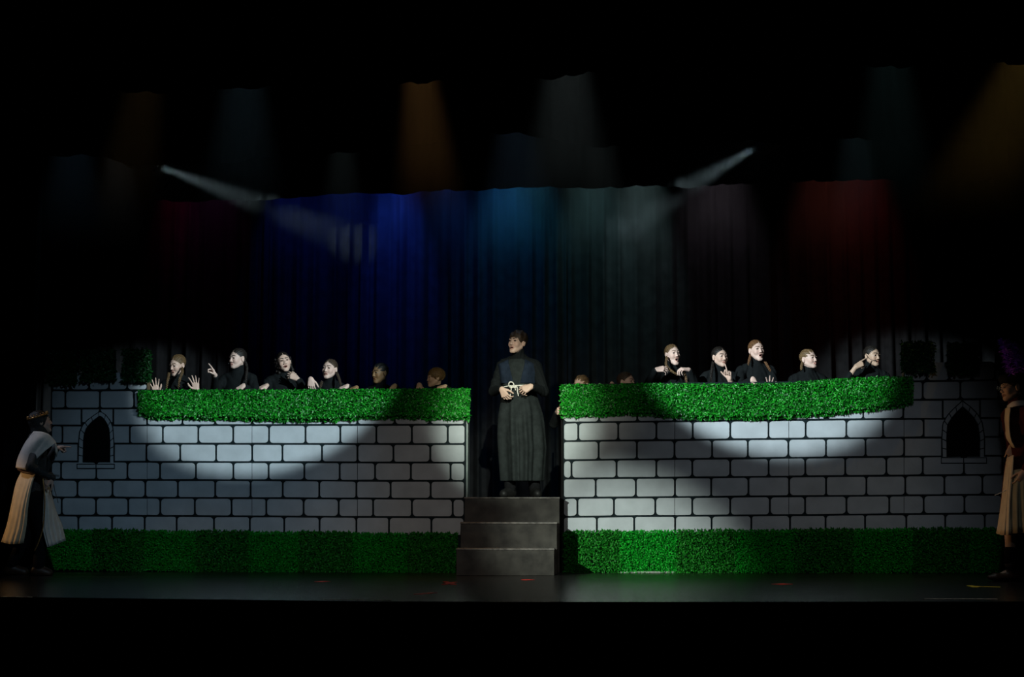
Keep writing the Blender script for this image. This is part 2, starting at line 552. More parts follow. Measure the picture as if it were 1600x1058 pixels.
# vertical joints, row by row
LJ = {0: [80, 110.5, 139.3, 170.3, 198.5, 230],
      1: [80, 102, 156, 209.3, 230],
      2: [80, 127.3, 177, 229.6, 285, 336, 394, 444, 504.5, 558.5, 616.7, 671.6, 727.4],
      3: [80, 97.5, 150, 202.7, 254.3, 309.7, 364.3, 420.3, 477.3, 531.7, 588, 643.5, 699.6, 727.2],
      4: [80, 122, 178, 228.6, 281.4, 337.5, 394, 441.2, 503, 558.5, 614.7, 672.3, 727],
      5: [80, 95.3, 150.4, 199, 250, 306, 364.5, 419.6, 475.5, 530.7, 586, 642, 704, 726.6],
      6: [80, 120.9, 175.7, 227.1, 277.9, 336.2, 391.5, 441.7, 498.8, 556.8, 610.3, 672.9, 726.2],
      7: [80, 96.3, 149.9, 200.3, 250.4, 304.3, 361.8, 416, 474.3, 529.2, 583, 643.5, 707.3, 725.8],
      8: [80, 122.3, 175, 226, 276, 334.3, 390.3, 444.1, 499.3, 556.8, 607.8, 674, 725.4]}
L_SEAM = {230: 'x', 394: 'x', 558.5: 'x'}
RJ = {0: [1413, 1447.6, 1482.9, 1519, 1554.8, 1592, 1640],
      1: [1413, 1441.8, 1500.7, 1560, 1612, 1640],
      2: [880, 936.2, 995.7, 1053.9, 1113, 1168.3, 1231.3, 1291.6, 1349, 1411.5, 1473, 1531.4, 1590, 1640],
      3: [880, 903.6, 966, 1025.6, 1082.5, 1141.2, 1200.9, 1259, 1322.6, 1380, 1443.3, 1505, 1562, 1618, 1640],
      4: [880, 935.4, 995.2, 1053.9, 1112.7, 1168.6, 1232, 1290.8, 1352.5, 1412.8, 1472, 1538, 1592, 1640],
      5: [880, 893, 963.4, 1025.6, 1081.7, 1141, 1201, 1258.3, 1320.7, 1385, 1442, 1506.3, 1566.3, 1620, 1640],
      6: [880, 930.9, 993.6, 1054.7, 1111.3, 1169.5, 1233, 1290.8, 1353.8, 1414.6, 1475.7, 1535, 1594, 1640],
      7: [880, 902.3, 959.4, 1024, 1081.7, 1141, 1203, 1258, 1322.6, 1389.6, 1443.3, 1507, 1566, 1622, 1640],
      8: [880, 932.7, 991, 1055, 1112, 1174, 1234.5, 1290, 1351.7, 1416.1, 1477, 1538.8, 1596, 1640]}
WIN_L = dict(outer=[(122.3, 724.5), (123, 690), (124.6, 675), (129.5, 664), (138, 655.5), (147, 649), (156, 642.7), (164.5, 648), (171.5, 657), (176, 668), (177.4, 690), (177.4, 724.5)],
             inner=[(129.7, 724.5), (130.4, 690), (131.7, 679), (135.5, 669), (142, 661), (149, 655), (156, 650), (161.5, 654), (166.5, 661.5), (170.3, 671), (171.6, 690), (171.3, 724.5)],
             sill=(119.9, 178.9, 725.2, 732.2, 149.9))
WIN_R = dict(outer=[(1472.8, 714.7), (1472, 685), (1473.5, 662), (1481, 648.5), (1492, 637), (1503.8, 626.7), (1515.5, 635), (1527, 646.5), (1534.5, 660), (1538, 682), (1538, 714.7)],
             inner=[(1480, 714.7), (1479.5, 686), (1480.7, 665), (1487, 654), (1495, 644.5), (1504.3, 636), (1512, 643), (1521, 652.5), (1528, 664), (1530.8, 685), (1530.6, 714.7)],
             sill=(1470.6, 1542, 715.2, 723.9, 1505.8))


def half_x(poly, y, side):
    k = min(range(len(poly)), key=lambda i: poly[i][1])
    seg = poly[:k + 1] if side < 0 else poly[k:][::-1]
    ys, xs = [p[1] for p in seg][::-1], [p[0] for p in seg][::-1]
    return float(np.interp(y, ys, xs))


JW = 1.55     # half the painted joint, in photograph pixels
def brick_outline(x0, x1, top, bot, r0, r1, win=None, side=0):
    """rounded, slightly uneven outline of one stone: list of photograph spots"""
    rr = 5.0
    jit = lambda: random.uniform(-0.5, 0.5)
    xa, xb = x0, x1
    out = []
    q = 4
    def corner(cx, cy, sx, sy, r):
        if r < 0.4: return [(cx, cy)]
        return [(cx + sx * r * (1 - math.sin(a)) , cy + sy * r * (1 - math.cos(a))) for a in [math.pi / 2 * i / q for i in range(q + 1)]]
    rl = rr * random.uniform(0.55, 1.1) if r0 else 0
    rt = rr * random.uniform(0.55, 1.1) if r1 else 0
    a = corner(xa, top(xa) + jit() * 0.5, 1, 1, rl)[::-1]
    b = corner(xb, top(xb) + jit() * 0.5, -1, 1, rt)
    c = corner(xb, bot(xb) + jit() * 0.5, -1, -1, rt)[::-1]
    d = corner(xa, bot(xa) + jit() * 0.5, 1, -1, rl)
    return a + b + c + d


PANEL_COUNT = [0]
def build_wall(rows, XX, joints, seams, panels, yfun, win, labels, group):
    row_y = lambda i: (lambda x: lerp_line(rows[i][0], rows[i][1], XX[0], XX[1], x))
    panel_objs = []
    for pi, (p0, p1, top_px, is_tower) in enumerate(panels):
        base = at((p0 + p1) / 2, 880, yfun((p0 + p1) / 2))
        root = empty('scenery_flat', (base[0], base[1], 0.0))
        tag(root, labels[pi], 'scenery', group)
        panel_objs.append(root)
        # board: outline in the wall plane, feet on the floor
        def P(px, py, off=0.0):
            y = yfun(px) + off
            return at(px, py, y)
        outline = []
        for (ox, oy) in top_px:
            outline.append(P(ox, oy, 0.010))
        a, b = P(p1 - 0.35, 800, 0.010), P(p0 + 0.35, 800, 0.010)
        outline += [np.array([a[0], a[1], 0.0]), np.array([b[0], b[1], 0.0])]
        prism('board', outline, (0, 0.02, 0), M['joint'], root)
        # timber stiffeners at the back
        zt = float(P(p0, top_px[0][1])[2])
        for fx in (0.04, 0.96):
            q = P(p0 + (p1 - p0) * fx, 800, 0.03)
            box('brace', (q[0] - 0.03, q[1], 0.0), (q[0] + 0.03, q[1] + 0.05, zt - 0.05), M['timber'], root)
    def panel_of(x):
        for i, p in enumerate(panels):
            if p[0] - 0.5 <= x <= p[1] + 0.5: return i
    for ri, js in joints.items():
        t_, b_ = row_y(ri), row_y(ri + 1)
        top, bot = (lambda x, f=t_: f(x) + JW), (lambda x, f=b_: f(x) - JW)
        for j0, j1 in zip(js[:-1], js[1:]):
            parts = [(j0 + JW, j1 - JW, True, True)]
            for p in panels[:-1]:                      # a stone painted across a seam is two pieces
                s = p[1]
                if j0 + 6 < s < j1 - 6:
                    parts = [(j0 + JW, s - 0.45, True, False), (s + 0.45, j1 - JW, False, True)]
            for x0, x1, r0, r1 in parts:
                if x1 - x0 < 3: continue
                i = panel_of((x0 + x1) / 2)
                if i is None: continue
                ymid = (top(x0) + bot(x0)) / 2
                polys = []
                if win and ri in win['rows'] and x1 > win['outer'][0][0] - 4 and x0 < win['outer'][-1][0] + 4:
                    n_ = 7
                    ys = [top(x0) + (bot(x0) - top(x0)) * k / (n_ - 1) for k in range(n_)]
                    apex = min(p[1] for p in win['outer'])
                    ys = [min(max(y, apex - 3), win['sill'][3]) for y in ys]
                    sl = [(min(x1, half_x(win['outer'], y, -1) - 1.3), y) for y in ys]
                    if x0 < min(win['outer'][0][0], sl[0][0]) - 2 or (x0 < half_x(win['outer'], ys[0], -1) - 3):
                        left = [p for p in sl if p[0] > x0 + 0.6]
                        if len(left) > 1 and left[0][0] - x0 > 2:
                            polys.append([(x0, left[0][1])] + left + [(x0, left[-1][1])])
                    sr = [(max(x0, half_x(win['outer'], y, 1) + 1.3), y) for y in ys]
                    right = [p for p in sr if p[0] < x1 - 0.6]
                    if len(right) > 1 and x1 - right[0][0] > 2:
                        polys.append([(x1, right[-1][1])] + right[::-1] + [(x1, right[0][1])])
                else:
                    polys.append(brick_outline(x0, x1, top, bot, r0, r1))
                for poly in polys:
                    fr = [at(px, py, yfun(px) + random.uniform(-0.0015, 0.0)) for px, py in poly]
                    prism('brick', fr, (0, 0.0105, 0), M['brick'], panel_objs[i])
    if win:
        i = panel_of((win['outer'][0][0] + win['outer'][-1][0]) / 2)
        root = panel_objs[i]
        def resample(poly, ts):
            P = np.array(poly)
            s = np.concatenate([[0], np.cumsum(np.linalg.norm(np.diff(P, axis=0), axis=1))])
            s /= s[-1]
            return np.stack([np.interp(ts, s, P[:, 0]), np.interp(ts, s, P[:, 1])], 1)
        cx = np.mean([p[0] for p in win['inner']])
        prism('window_opening', [at(px, py, yfun(px) + 0.006) for px, py in win['inner']], (0, 0.006, 0), M['opening'], root)
        nst = 14
        for k in range(nst):
            ts = np.linspace((k + 0.06) / nst, (k + 0.94) / nst, 4)
            a, b = resample(win['outer'], ts), resample(win['inner'], ts)
            c = (a + b) / 2
            a, b = c + (a - c) * 0.82, c + (b - c) * 0.70
            prism('arch_stone', [at(p[0], p[1], yfun(p[0]) - 0.002) for p in list(a) + list(b[::-1])], (0, 0.012, 0), M['brick'], root)
        x0, x1, y0, y1, xm = win['sill']
        prism('sill_joint', [at(px, py, yfun(px) - 0.003) for px, py in [(x0 - 0.3, y0 - 0.6), (x1 + 0.3, y0 - 0.6), (x1 + 0.3, y1 + 0.9), (x0 - 0.3, y1 + 0.9)]], (0, 0.010, 0), M['joint'], root)
        for a, b in ((x0 + 1, xm - 0.8), (xm + 0.8, x1 - 1)):
            prism('sill_stone', [at(px, py, yfun(px) - 0.008) for px, py in [(a, y0 + 0.8), (b, y0 + 0.8), (b, y1 - 0.8), (a, y1 - 0.8)]], (0, 0.010, 0), M['brick'], root)
    return panel_objs


WIN_L['rows'] = (2, 3, 4)
WIN_R['rows'] = (2, 3, 4)
lt = [(80, 552), (118, 552), (118, 584), (131, 584), (131, 550), (178, 550), (178, 584), (197, 584), (197, 550), (229.65, 550)]
flat_l = [(80, 230, lt, True), (230, 393.8, [(230.35, 609), (393.4, 608.5)], False),
          (393.8, 558.4, [(394.2, 608.5), (558, 608)], False), (558.4, 728, [(558.8, 608), (728, 607.5)], False)]
build_wall(L_ROWS, L_X, LJ, None, flat_l, yl, WIN_L, [
    'dim grey brick tower flat with pointed window opening behind the knight on the left',
    'grey brick wall flat between the left tower and the spotlit middle of the left wall',
    'grey brick wall flat crossed by the curved edge of the left spotlight',
    'grey brick wall flat whose free end stands beside the left of the black steps'], 'painted brick flats')
rt = [(1412.9, 538), (1453, 538), (1453, 569), (1483, 569), (1483, 539), (1524, 539), (1524, 568), (1558, 568), (1558, 540), (1600, 540), (1640, 540)]
flat_r = [(880, 1054.3, [(880, 600), (1054, 598)], False), (1054.3, 1232.6, [(1054.7, 598), (1232.2, 596)], False),
          (1232.6, 1412.5, [(1233, 596), (1412.1, 591)], False), (1412.5, 1640, rt, True)]
build_wall(R_ROWS, R_X, RJ, None, flat_r, yr, WIN_R, [
    'grey brick wall flat whose free end stands beside the right of the black steps',
    'grey brick wall flat under the open mouthed girl and the girl with a raised finger',
    'grey brick wall flat just before the dark right tower',
    'dark grey brick tower flat with pointed window opening behind the feathered man'], 'painted brick flats')
# returns at the free ends, nearest the steps
p = at(728.4, 700, 0.01)
ret = box('scenery_return', (p[0], 0.015, 0), (p[0] + 0.018, 0.62, float(at(728, 608, 0)[2])), M['return'])
tag(ret, 'narrow grey return board closing the end of the left wall beside the steps', 'scenery', 'wall end returns')
p = at(879.6, 700, 0.01)
ret = box('scenery_return', (p[0] - 0.018, 0.015, 0), (p[0], 0.62, float(at(880, 601, 0)[2])), M['black'])
tag(ret, 'narrow black return board closing the end of the right wall beside the steps', 'scenery', 'wall end returns')


# ------------------------------------------------------------------ hedges
def leaves(name, P, U, Vv, N, material, parent, count, L, spread=0.06, droop=0.5, depth=0.05, seed=0):
    """count folded leaves over the patch; P(u, v) -> base points; U, Vv, N: across, up, outward"""
    r = np.random.default_rng(seed)
    u, v = r.random(count), r.random(count)
    B = P(u, v)
    o = r.random(count) ** 0.7 * depth
    B = B + N * o[:, None]
    ang = r.uniform(0, 2 * math.pi, count)
    lat = np.stack([np.cos(ang), np.sin(ang)], 1)
    out = r.uniform(0.05, 0.9, count)
    d = U * lat[:, :1] + Vv * (lat[:, 1:] - droop) + N * out[:, None]
    d /= np.linalg.norm(d, axis=1)[:, None]
    rnd = r.normal(size=(count, 3)) * 0.75 + N
    s = np.cross(d, rnd)
    s /= np.linalg.norm(s, axis=1)[:, None]
    nn = np.cross(s, d)
    ln = L * r.uniform(0.65, 1.3, count)[:, None]
    wd = ln * r.uniform(0.24, 0.34, count)[:, None]
    v0 = B
    v1 = B + d * ln * 0.45 + s * wd + nn * wd * 0.35
    v2 = B + d * ln - nn * ln * 0.12
    v3 = B + d * ln * 0.45 - s * wd + nn * wd * 0.35
    V = np.stack([v0, v1, v2, v3], 1).reshape(-1, 3)
    me = bpy.data.meshes.new(name)
    me.vertices.add(len(V))
    me.vertices.foreach_set('co', V.astype(np.float32).ravel())
    k = np.arange(count) * 4
    idx = np.stack([k, k + 1, k + 2, k, k + 2, k + 3], 1).ravel()
    me.loops.add(len(idx))
    me.loops.foreach_set('vertex_index', idx.astype(np.int32))
    me.polygons.add(count * 2)
    me.polygons.foreach_set('loop_start', np.arange(0, count * 6, 3, dtype=np.int32))
    me.polygons.foreach_set('loop_total', np.full(count * 2, 3, dtype=np.int32))
    me.update(calc_edges=True)
    ob = link(name, me, material, parent)
    ob['kind'] = 'stuff'
    return ob


UX, UZ, UN = np.array([1.0, 0, 0]), np.array([0, 0, 1.0]), np.array([0, -1.0, 0])


def patch(x0, x1, tops, bots, yfun, yoff, rag=0.0, seed=0):
    """a patch between two photograph lines on the wall plane"""
    r = np.random.default_rng(seed)
    tx, ty = zip(*tops)
    bx, by = zip(*bots)
    wob = r.uniform(-1, 1, 200)
    def P(u, v):
        px = x0 + (x1 - x0) * u
        t, b = np.interp(px, tx, ty), np.interp(px, bx, by)
        b = b + rag * np.interp(px, np.linspace(x0, x1, 200), wob)
        py = b + (t - b) * v
        return np.array([at(a, c, yfun(a) + yoff) for a, c in zip(px, py)])
    return P


def hedge_mat(x0, x1, tops, bots, yfun, label, group, mt, count, L, seed, yoff=-0.045, name='boxwood_mat', droop=0.5, depth=0.05, rag=1.0, rim=False, cat='hedge', fringe=0):
    P = patch(x0, x1, tops, bots, yfun, yoff, rag, seed)
    c = P(np.array([0.5]), np.array([0.0]))[0]
    root = empty(name, c)
    tag(root, label, cat, group)
    tx, ty = zip(*tops)
    bx, by = zip(*bots)
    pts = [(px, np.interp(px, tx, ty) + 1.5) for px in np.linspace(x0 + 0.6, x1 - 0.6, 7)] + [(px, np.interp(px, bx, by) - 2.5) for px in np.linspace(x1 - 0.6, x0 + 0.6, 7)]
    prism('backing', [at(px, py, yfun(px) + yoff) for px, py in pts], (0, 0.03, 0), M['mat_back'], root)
    if rim:
        pts = [(x0 + 1, np.interp(x0, bx, by) - 2.4), (x1 - 1, np.interp(x1, bx, by) - 2.4), (x1 - 1, np.interp(x1, bx, by) - 0.4), (x0 + 1, np.interp(x0, bx, by) - 0.4)]
        prism('rim', [at(px, py, yfun(px) + yoff - 0.045) for px, py in pts], (0, 0.03, 0), M['mat_rim'], root)
    leaves('leaf_cover', P, UX, UZ, UN, mt, root, count, L, droop=droop, depth=depth, seed=seed)
    if name == 'boxwood_mat':    # short sprigs that stand up past the top edge
        leaves('upper_sprigs', lambda u, v: P(u, 0.97 + v * 0.03), UX, -UZ, UN * 0.5, mt, root, 130, L * 1.35, droop=1.1, depth=0.03, seed=seed + 900)
    if fringe:    # longer sprigs that hang below the lower edge
        leaves('hanging_sprigs', lambda u, v: P(u, v * 0.07 - 0.015), UX, UZ, UN * 0.35, mt, root, fringe, 0.046, droop=2.4, depth=0.03, seed=seed + 500)
    return root


# lower row of mats, standing on the stage floor
ordn = ['first', 'second', 'third', 'fourth', 'fifth', 'sixth', 'seventh', 'eighth', 'ninth']
lx = [70, 145, 226, 307, 389, 468, 551, 637, 714]
tl, bl = [(60, 828.5), (720, 835.5)], [(60, 891), (720, 897)]
lb = [(60, 888.5), (400, 894), (720, 897)]
for k in range(8):
    i = 8 - k
    hedge_mat(lx[k], lx[k + 1], tl, lb, yl, f'{"lighter" if k % 2 == 0 else "darker"} green boxwood mat at the foot of the left wall, {ordn[i - 1]} from the steps',
              'boxwood mats along the foot of the left wall', M['leaf_low_a' if k % 2 == 0 else 'leaf_low_b'], 5200 if k % 2 == 0 else 4200, 0.020 if k % 2 == 0 else 0.027, 100 + k, droop=0.2 if k % 2 == 0 else 0.7)
rx = [881, 968, 1056, 1148, 1240, 1332, 1424, 1512, 1600, 1650]
tr, br = [(880, 832), (1650, 825.5)], [(880, 896), (1650, 893.5)]
for k in range(9):
    hedge_mat(rx[k], rx[k + 1], tr, br, yr, f'{"darker" if k % 2 == 0 else "lighter"} green boxwood mat at the foot of the right wall, {ordn[k]} from the steps',
              'boxwood mats along the foot of the right wall', M['leaf_low_b' if k % 2 == 0 else 'leaf_low_a'], 5200 if k % 2 else 4600, 0.020 if k % 2 else 0.025, 130 + k, droop=0.2 if k % 2 else 0.6, rim=(k in (1,)))
# the two long hedges over the wall tops
hedge_mat(219, 734, [(215, 610), (300, 609), (420, 609), (560, 607.5), (738, 607)], [(215, 643), (240, 649), (300, 650), (360, 651), (430, 653), (520, 654), (570, 649), (640, 649), (700, 651), (738, 650)], yl,
          'bright green leafy hedge draped along the top of the left brick wall', 'hedges along the wall tops', M['leaf_top'], 34000, 0.026, 51, yoff=-0.02, fringe=1500, name='hanging_hedge', droop=0.9, depth=0.06, rag=2.0)
hedge_mat(876, 1424, [(874, 600), (960, 600.5), (1010, 599), (1050, 599.5), (1140, 600), (1230, 598), (1300, 592), (1360, 589), (1428, 588)], [(874, 647), (940, 645), (1000, 643), (1060, 649), (1180, 651), (1250, 647), (1330, 640), (1390, 634), (1428, 626)], yr,
          'bright green leafy hedge draped along the top of the right brick wall', 'hedges along the wall tops', M['leaf_top'], 36000, 0.026, 52, yoff=-0.02, fringe=1600, name='hanging_hedge', droop=0.9, depth=0.06, rag=2.0)
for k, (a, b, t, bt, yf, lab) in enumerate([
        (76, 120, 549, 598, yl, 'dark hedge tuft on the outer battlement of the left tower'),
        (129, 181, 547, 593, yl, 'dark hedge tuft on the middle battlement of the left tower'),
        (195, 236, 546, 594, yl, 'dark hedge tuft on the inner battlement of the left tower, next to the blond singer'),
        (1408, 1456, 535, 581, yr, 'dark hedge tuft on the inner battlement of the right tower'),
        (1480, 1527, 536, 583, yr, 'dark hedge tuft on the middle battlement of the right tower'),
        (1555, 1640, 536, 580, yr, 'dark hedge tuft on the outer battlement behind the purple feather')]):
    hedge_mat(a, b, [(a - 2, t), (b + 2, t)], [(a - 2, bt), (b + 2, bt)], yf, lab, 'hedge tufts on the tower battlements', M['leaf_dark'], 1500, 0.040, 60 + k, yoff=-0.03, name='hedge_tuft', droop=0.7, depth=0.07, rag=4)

# ------------------------------------------------------------------ steps
st = empty('stage_steps', (float(at(795, 890, -0.1)[0]), -0.3, 0))
tag(st, 'scuffed black three step stair unit between the two brick walls', 'steps')
zs0 = 0.0
for (xa, xb, yf, zt, yb) in [(713, 866, -0.64, float(at(790, 857.2, -0.64)[2]), -0.38), (719.5, 870.5, -0.38, float(at(790, 816.2, -0.38)[2]), -0.12), (725.5, 874.5, -0.12, 0.775, 0.62)]:
    za = at(xa, 860, yf)[0]
    zb = at(xb, 860, yf)[0]
    o = box('step', (za, yf, 0.0), (zb, yb + 0.02 if zt < 0.7 else yb, zt - 0.018), M['step'], st, 0.004)
    box('tread', (za - 0.004, yf - 0.008, zt - 0.018), (zb + 0.004, yb, zt), M['step_edge'], o, 0.005)

# ------------------------------------------------------------------ tape marks and the strips at the stage edge
def strip(bm, a, b, wid, h=0.003):
    a, b = np.array(a), np.array(b)
    d = (b - a) / np.linalg.norm(b - a)
    s = np.array([-d[1], d[0], 0]) * wid / 2
    lo = [a + s, a - s, b - s, b + s]
    vs = [bm.verts.new(tuple(p + np.array([0, 0, z]))) for z in (0.0008, h) for p in lo]
    for q in [(3, 2, 1, 0), (4, 5, 6, 7), (0, 1, 5, 4), (1, 2, 6, 5), (2, 3, 7, 6), (3, 0, 4, 7)]:
        bm.faces.new([vs[i] for i in q])


def tape(parts, m, label, cat='tape mark', group=None, wid=0.05, name='tape_mark'):
    bm = bmesh.new()
    for i, (a, b) in enumerate(parts):
        strip(bm, on_floor(*a), on_floor(*b), wid, 0.003 + 0.002 * i)
    tag(from_bm(name, bm, m), label, cat, group)


tape([((694, 913.5), (711, 909.8)), ((696, 909.6), (709, 913.6))], M['tape_red'], 'bright red tape cross on the floor at the left foot of the steps', group='red tape marks')
tape([((819, 906.5), (831, 906.0))], M['tape_red'], 'short red tape dash on the floor in front of the bottom step', group='red tape marks', wid=0.09)
tape([((1213, 913.5), (1231, 912.6))], M['tape_red'], 'red tape dash on the floor before the right wall', group='red tape marks', wid=0.12)
tape([((497, 909.5), (510, 908.5))], M['tape_red'], 'faint red tape dash on the dark floor before the left wall', group='red tape marks', wid=0.09)
tape([((652, 929), (678, 926.5))], M['tape_red'], 'faint red tape streak near the stage edge', group='red tape marks', wid=0.07)
tape([((1515, 916.5), (1563, 917.6)), ((1515, 915.6), (1524, 918))], M['tape_yellow'], 'yellow tape line on the floor by the feathered man', wid=0.055)
for (a, b, py, lab) in [(1444, 1558, 936.2, 'pale tape strip along the stage edge near the feathered man'),
                        (505, 611, 937.4, 'thin pale tape strip along the stage edge left of the steps'),
                        (2, 50, 932.9, 'short pale tape strip along the stage edge below the knight')]:
    tape([((a, py), (b, py + (0.2 if a > 900 else 0.7 if a < 100 else 0.9)))], M['tape_white'], lab, group='pale strips on the stage edge', wid=0.035 if a > 900 else 0.02)


# ------------------------------------------------------------------ moving lights
def moving_light(px, py, y, tpx, tpy, label, power):
    L0 = at(px, py, y)
    T = at(tpx, tpy, CY)
    d = (T - L0) / np.linalg.norm(T - L0)
    hang = L0 - d * 0.22 + np.array([0, 0, 0.30])
    root = empty('moving_light', hang)
    tag(root, label, 'stage light', 'moving lights under the borders')
    c = L0 - d * 0.22
    box('base', hang + np.array([-0.17, -0.13, 0.02]), hang + np.array([0.17, 0.13, 0.16]), M['metal_black'], root, 0.015)
    bar_z = float(hang[2]) + 0.27
    for sx in (-0.09, 0.09):
        tube('clamp', [hang + np.array([sx, 0, 0.15]), hang + np.array([sx, 0, 0.31])], 0.025, M['metal_black'], root)
    side = np.cross(d, np.array([0, 0, 1.0]))
    side /= np.linalg.norm(side)
    for s in (-1, 1):
        a = c + side * 0.165 * s
        tube('yoke_arm', smooth_path([hang + np.array([0, 0, 0.03]) + side * 0.12 * s, hang + side * 0.165 * s - np.array([0, 0, 0.05]), a], 4), 0.022, M['metal_black'], root)
    hd = tube('lamp_head', [c - d * 0.24, c - d * 0.21, c - d * 0.10, c + d * 0.10, c + d * 0.18, c + d * 0.195], [0.07, 0.10, 0.125, 0.125, 0.095, 0.085], M['metal_black'], root, 20)
    V, Fc = tube_geo([c + d * 0.19, c + d * 0.205], 0.07, 20)
    mesh('lens', V, Fc, M['lens'], hd, True)
    spot('mover_beam', c + d * 0.225, T, power, (0.66, 0.92, 1.0), 6.2, 1.0, 0.035)
    return bar_z, hang


bz1, h1 = moving_light(243, 258, 0.45, 545, 372, 'black moving light throwing a pale beam to the right over the left wall', 520)
bz2, h2 = moving_light(1185, 228, 0.45, 985, 345, 'black moving light throwing a pale beam to the left over the right wall', 520)
for h, lab, a, b in [(h1, 'black hanging pipe carrying the moving light over the left wall', -1.6, 1.5), (h2, 'black hanging pipe carrying the moving light over the right wall', -1.5, 1.6)]:
    z = float(h[2]) + 0.31
    root = empty('lighting_pipe', (float(h[0]), float(h[1]), z))
    tag(root, lab, 'lighting pipe', 'hanging lighting pipes')
    tube('pipe', [(h[0] + a, h[1], z), (h[0] + b, h[1], z)], 0.024, M['metal_black'], root, 10)
    for sx in (a + 0.3, b - 0.3):
        tube('drop_cable', [(h[0] + sx, h[1], z), (h[0] + sx, h[1], 7.0)], 0.006, M['metal_black'], root, 6)


# ------------------------------------------------------------------ PEOPLE
def nz(v):
    v = np.array(v, float)
    return v / (np.linalg.norm(v) + 1e-9)


def smin(a, b, k):
    if k <= 0: return np.minimum(a, b)
    h = np.maximum(k - np.abs(a - b), 0) / k
    return np.minimum(a, b) - h * h * k * 0.25


def smax(a, b, k):
    return -smin(-a, -b, k)


def f_ell(X_, Y_, Z_, c, r):
    x, y, z = X_ - c[0], Y_ - c[1], Z_ - c[2]
    k0 = np.sqrt((x / r[0]) ** 2 + (y / r[1]) ** 2 + (z / r[2]) ** 2)
    k1 = np.sqrt((x / r[0] ** 2) ** 2 + (y / r[1] ** 2) ** 2 + (z / r[2] ** 2) ** 2)
    return k0 * (k0 - 1) / (k1 + 1e-9)


def f_cap(X_, Y_, Z_, a, b, ra, rb):
    a, b = np.asarray(a, float), np.asarray(b, float)
    ba = b - a
    x, y, z = X_ - a[0], Y_ - a[1], Z_ - a[2]
    h = np.clip((x * ba[0] + y * ba[1] + z * ba[2]) / (ba @ ba + 1e-12), 0, 1)
    return np.sqrt((x - ba[0] * h) ** 2 + (y - ba[1] * h) ** 2 + (z - ba[2] * h) ** 2) - (ra + (rb - ra) * h)


def cap(a, b, ra, rb, k=0.01, op='add'):
    a, b = np.asarray(a, float), np.asarray(b, float)
    m = max(ra, rb)
    return (op, k, np.minimum(a, b) - m, np.maximum(a, b) + m, lambda X_, Y_, Z_: f_cap(X_, Y_, Z_, a, b, ra, rb))


def ell(c, r, k=0.01, op='add', R=None):
    c, r = np.asarray(c, float), np.asarray(r, float)
    if R is None:
        return (op, k, c - r, c + r, lambda X_, Y_, Z_: f_ell(X_, Y_, Z_, c, r))
    m = np.full(3, r.max())
    def fn(X_, Y_, Z_):
        x, y, z = X_ - c[0], Y_ - c[1], Z_ - c[2]
        return f_ell(R[0, 0] * x + R[1, 0] * y + R[2, 0] * z, R[0, 1] * x + R[1, 1] * y + R[2, 1] * z, R[0, 2] * x + R[1, 2] * y + R[2, 2] * z, np.zeros(3), r)
    return (op, k, c - m, c + m, fn)


def axis(lo, hi, bands, fine, coarse):
    out, x = [], lo
    while x < hi:
        out.append(x)
        x += fine if any(a <= x <= b for a, b in bands) else coarse
    out.append(x)
    return np.array(out)


def field_mesh(prims, fine=0.008, coarse=None, bands=None, adapt=0.0, pad=0.02):
    lo = np.min([p[2] for p in prims if p[0] == 'add'], axis=0) - pad
    hi = np.max([p[3] for p in prims if p[0] == 'add'], axis=0) + pad
    if bands is None:
        ax = [axis(lo[i], hi[i], [], fine, fine) for i in range(3)]
    else:
        ax = [axis(lo[i], hi[i], [(b[0][i], b[1][i]) for b in bands], fine, coarse) for i in range(3)]
    A = np.full([len(a) for a in ax], 0.1, np.float32)
    for op, k, a, b, fn in prims:
        m = k + 0.016
        sl = tuple(slice(max(0, int(np.searchsorted(ax[i], a[i] - m)) - 1), int(np.searchsorted(ax[i], b[i] + m)) + 1) for i in range(3))
        g = [ax[i][sl[i]].astype(np.float32) for i in range(3)]
        if min(len(q) for q in g) == 0: continue
        d = fn(g[0][:, None, None], g[1][None, :, None], g[2][None, None, :])
        cur = A[sl]
        A[sl] = smin(cur, d, k) if op == 'add' else smax(cur, -d, k)
    A = np.clip(A, -0.1, 0.1)
    A[0], A[-1], A[:, 0], A[:, -1], A[:, :, 0], A[:, :, -1] = 0.1, 0.1, 0.1, 0.1, 0.1, 0.1
    g = vdb.FloatGrid(0.1)
    g.copyFromArray(np.ascontiguousarray(A))
    if adapt > 0:
        P, T, Q = g.convertToPolygons(isovalue=0.0, adaptivity=adapt)
    else:
        P, Q = g.convertToQuads(isovalue=0.0)
        T = np.zeros((0, 3), int)
    W = np.stack([np.interp(P[:, i], np.arange(len(ax[i])), ax[i]) for i in range(3)], 1)
    return W, np.asarray(T), np.asarray(Q)


def fill_mesh(name, W, T, Q):
    me = bpy.data.meshes.new(name)
    me.vertices.add(len(W))
    me.vertices.foreach_set('co', W.astype(np.float32).ravel())
    T, Q = T[:, ::-1], Q[:, ::-1]
    idx = np.concatenate([T.ravel(), Q.ravel()]).astype(np.int32)
    tot = np.concatenate([np.full(len(T), 3), np.full(len(Q), 4)]).astype(np.int32)
    me.loops.add(len(idx))
    me.loops.foreach_set('vertex_index', idx)
    me.polygons.add(len(tot))
    me.polygons.foreach_set('loop_start', np.concatenate([[0], np.cumsum(tot)[:-1]]).astype(np.int32))
    me.polygons.foreach_set('loop_total', tot)
    me.polygons.foreach_set('use_smooth', np.ones(len(tot), bool))
    me.update(calc_edges=True)
    me.validate()
    return me


def sdf_part(name, prims, material, parent, res=0.008, adapt=0.0):
    W, T, Q = field_mesh(prims, res, adapt=adapt)
    return link(name, fill_mesh(name, W, T, Q), material, parent)


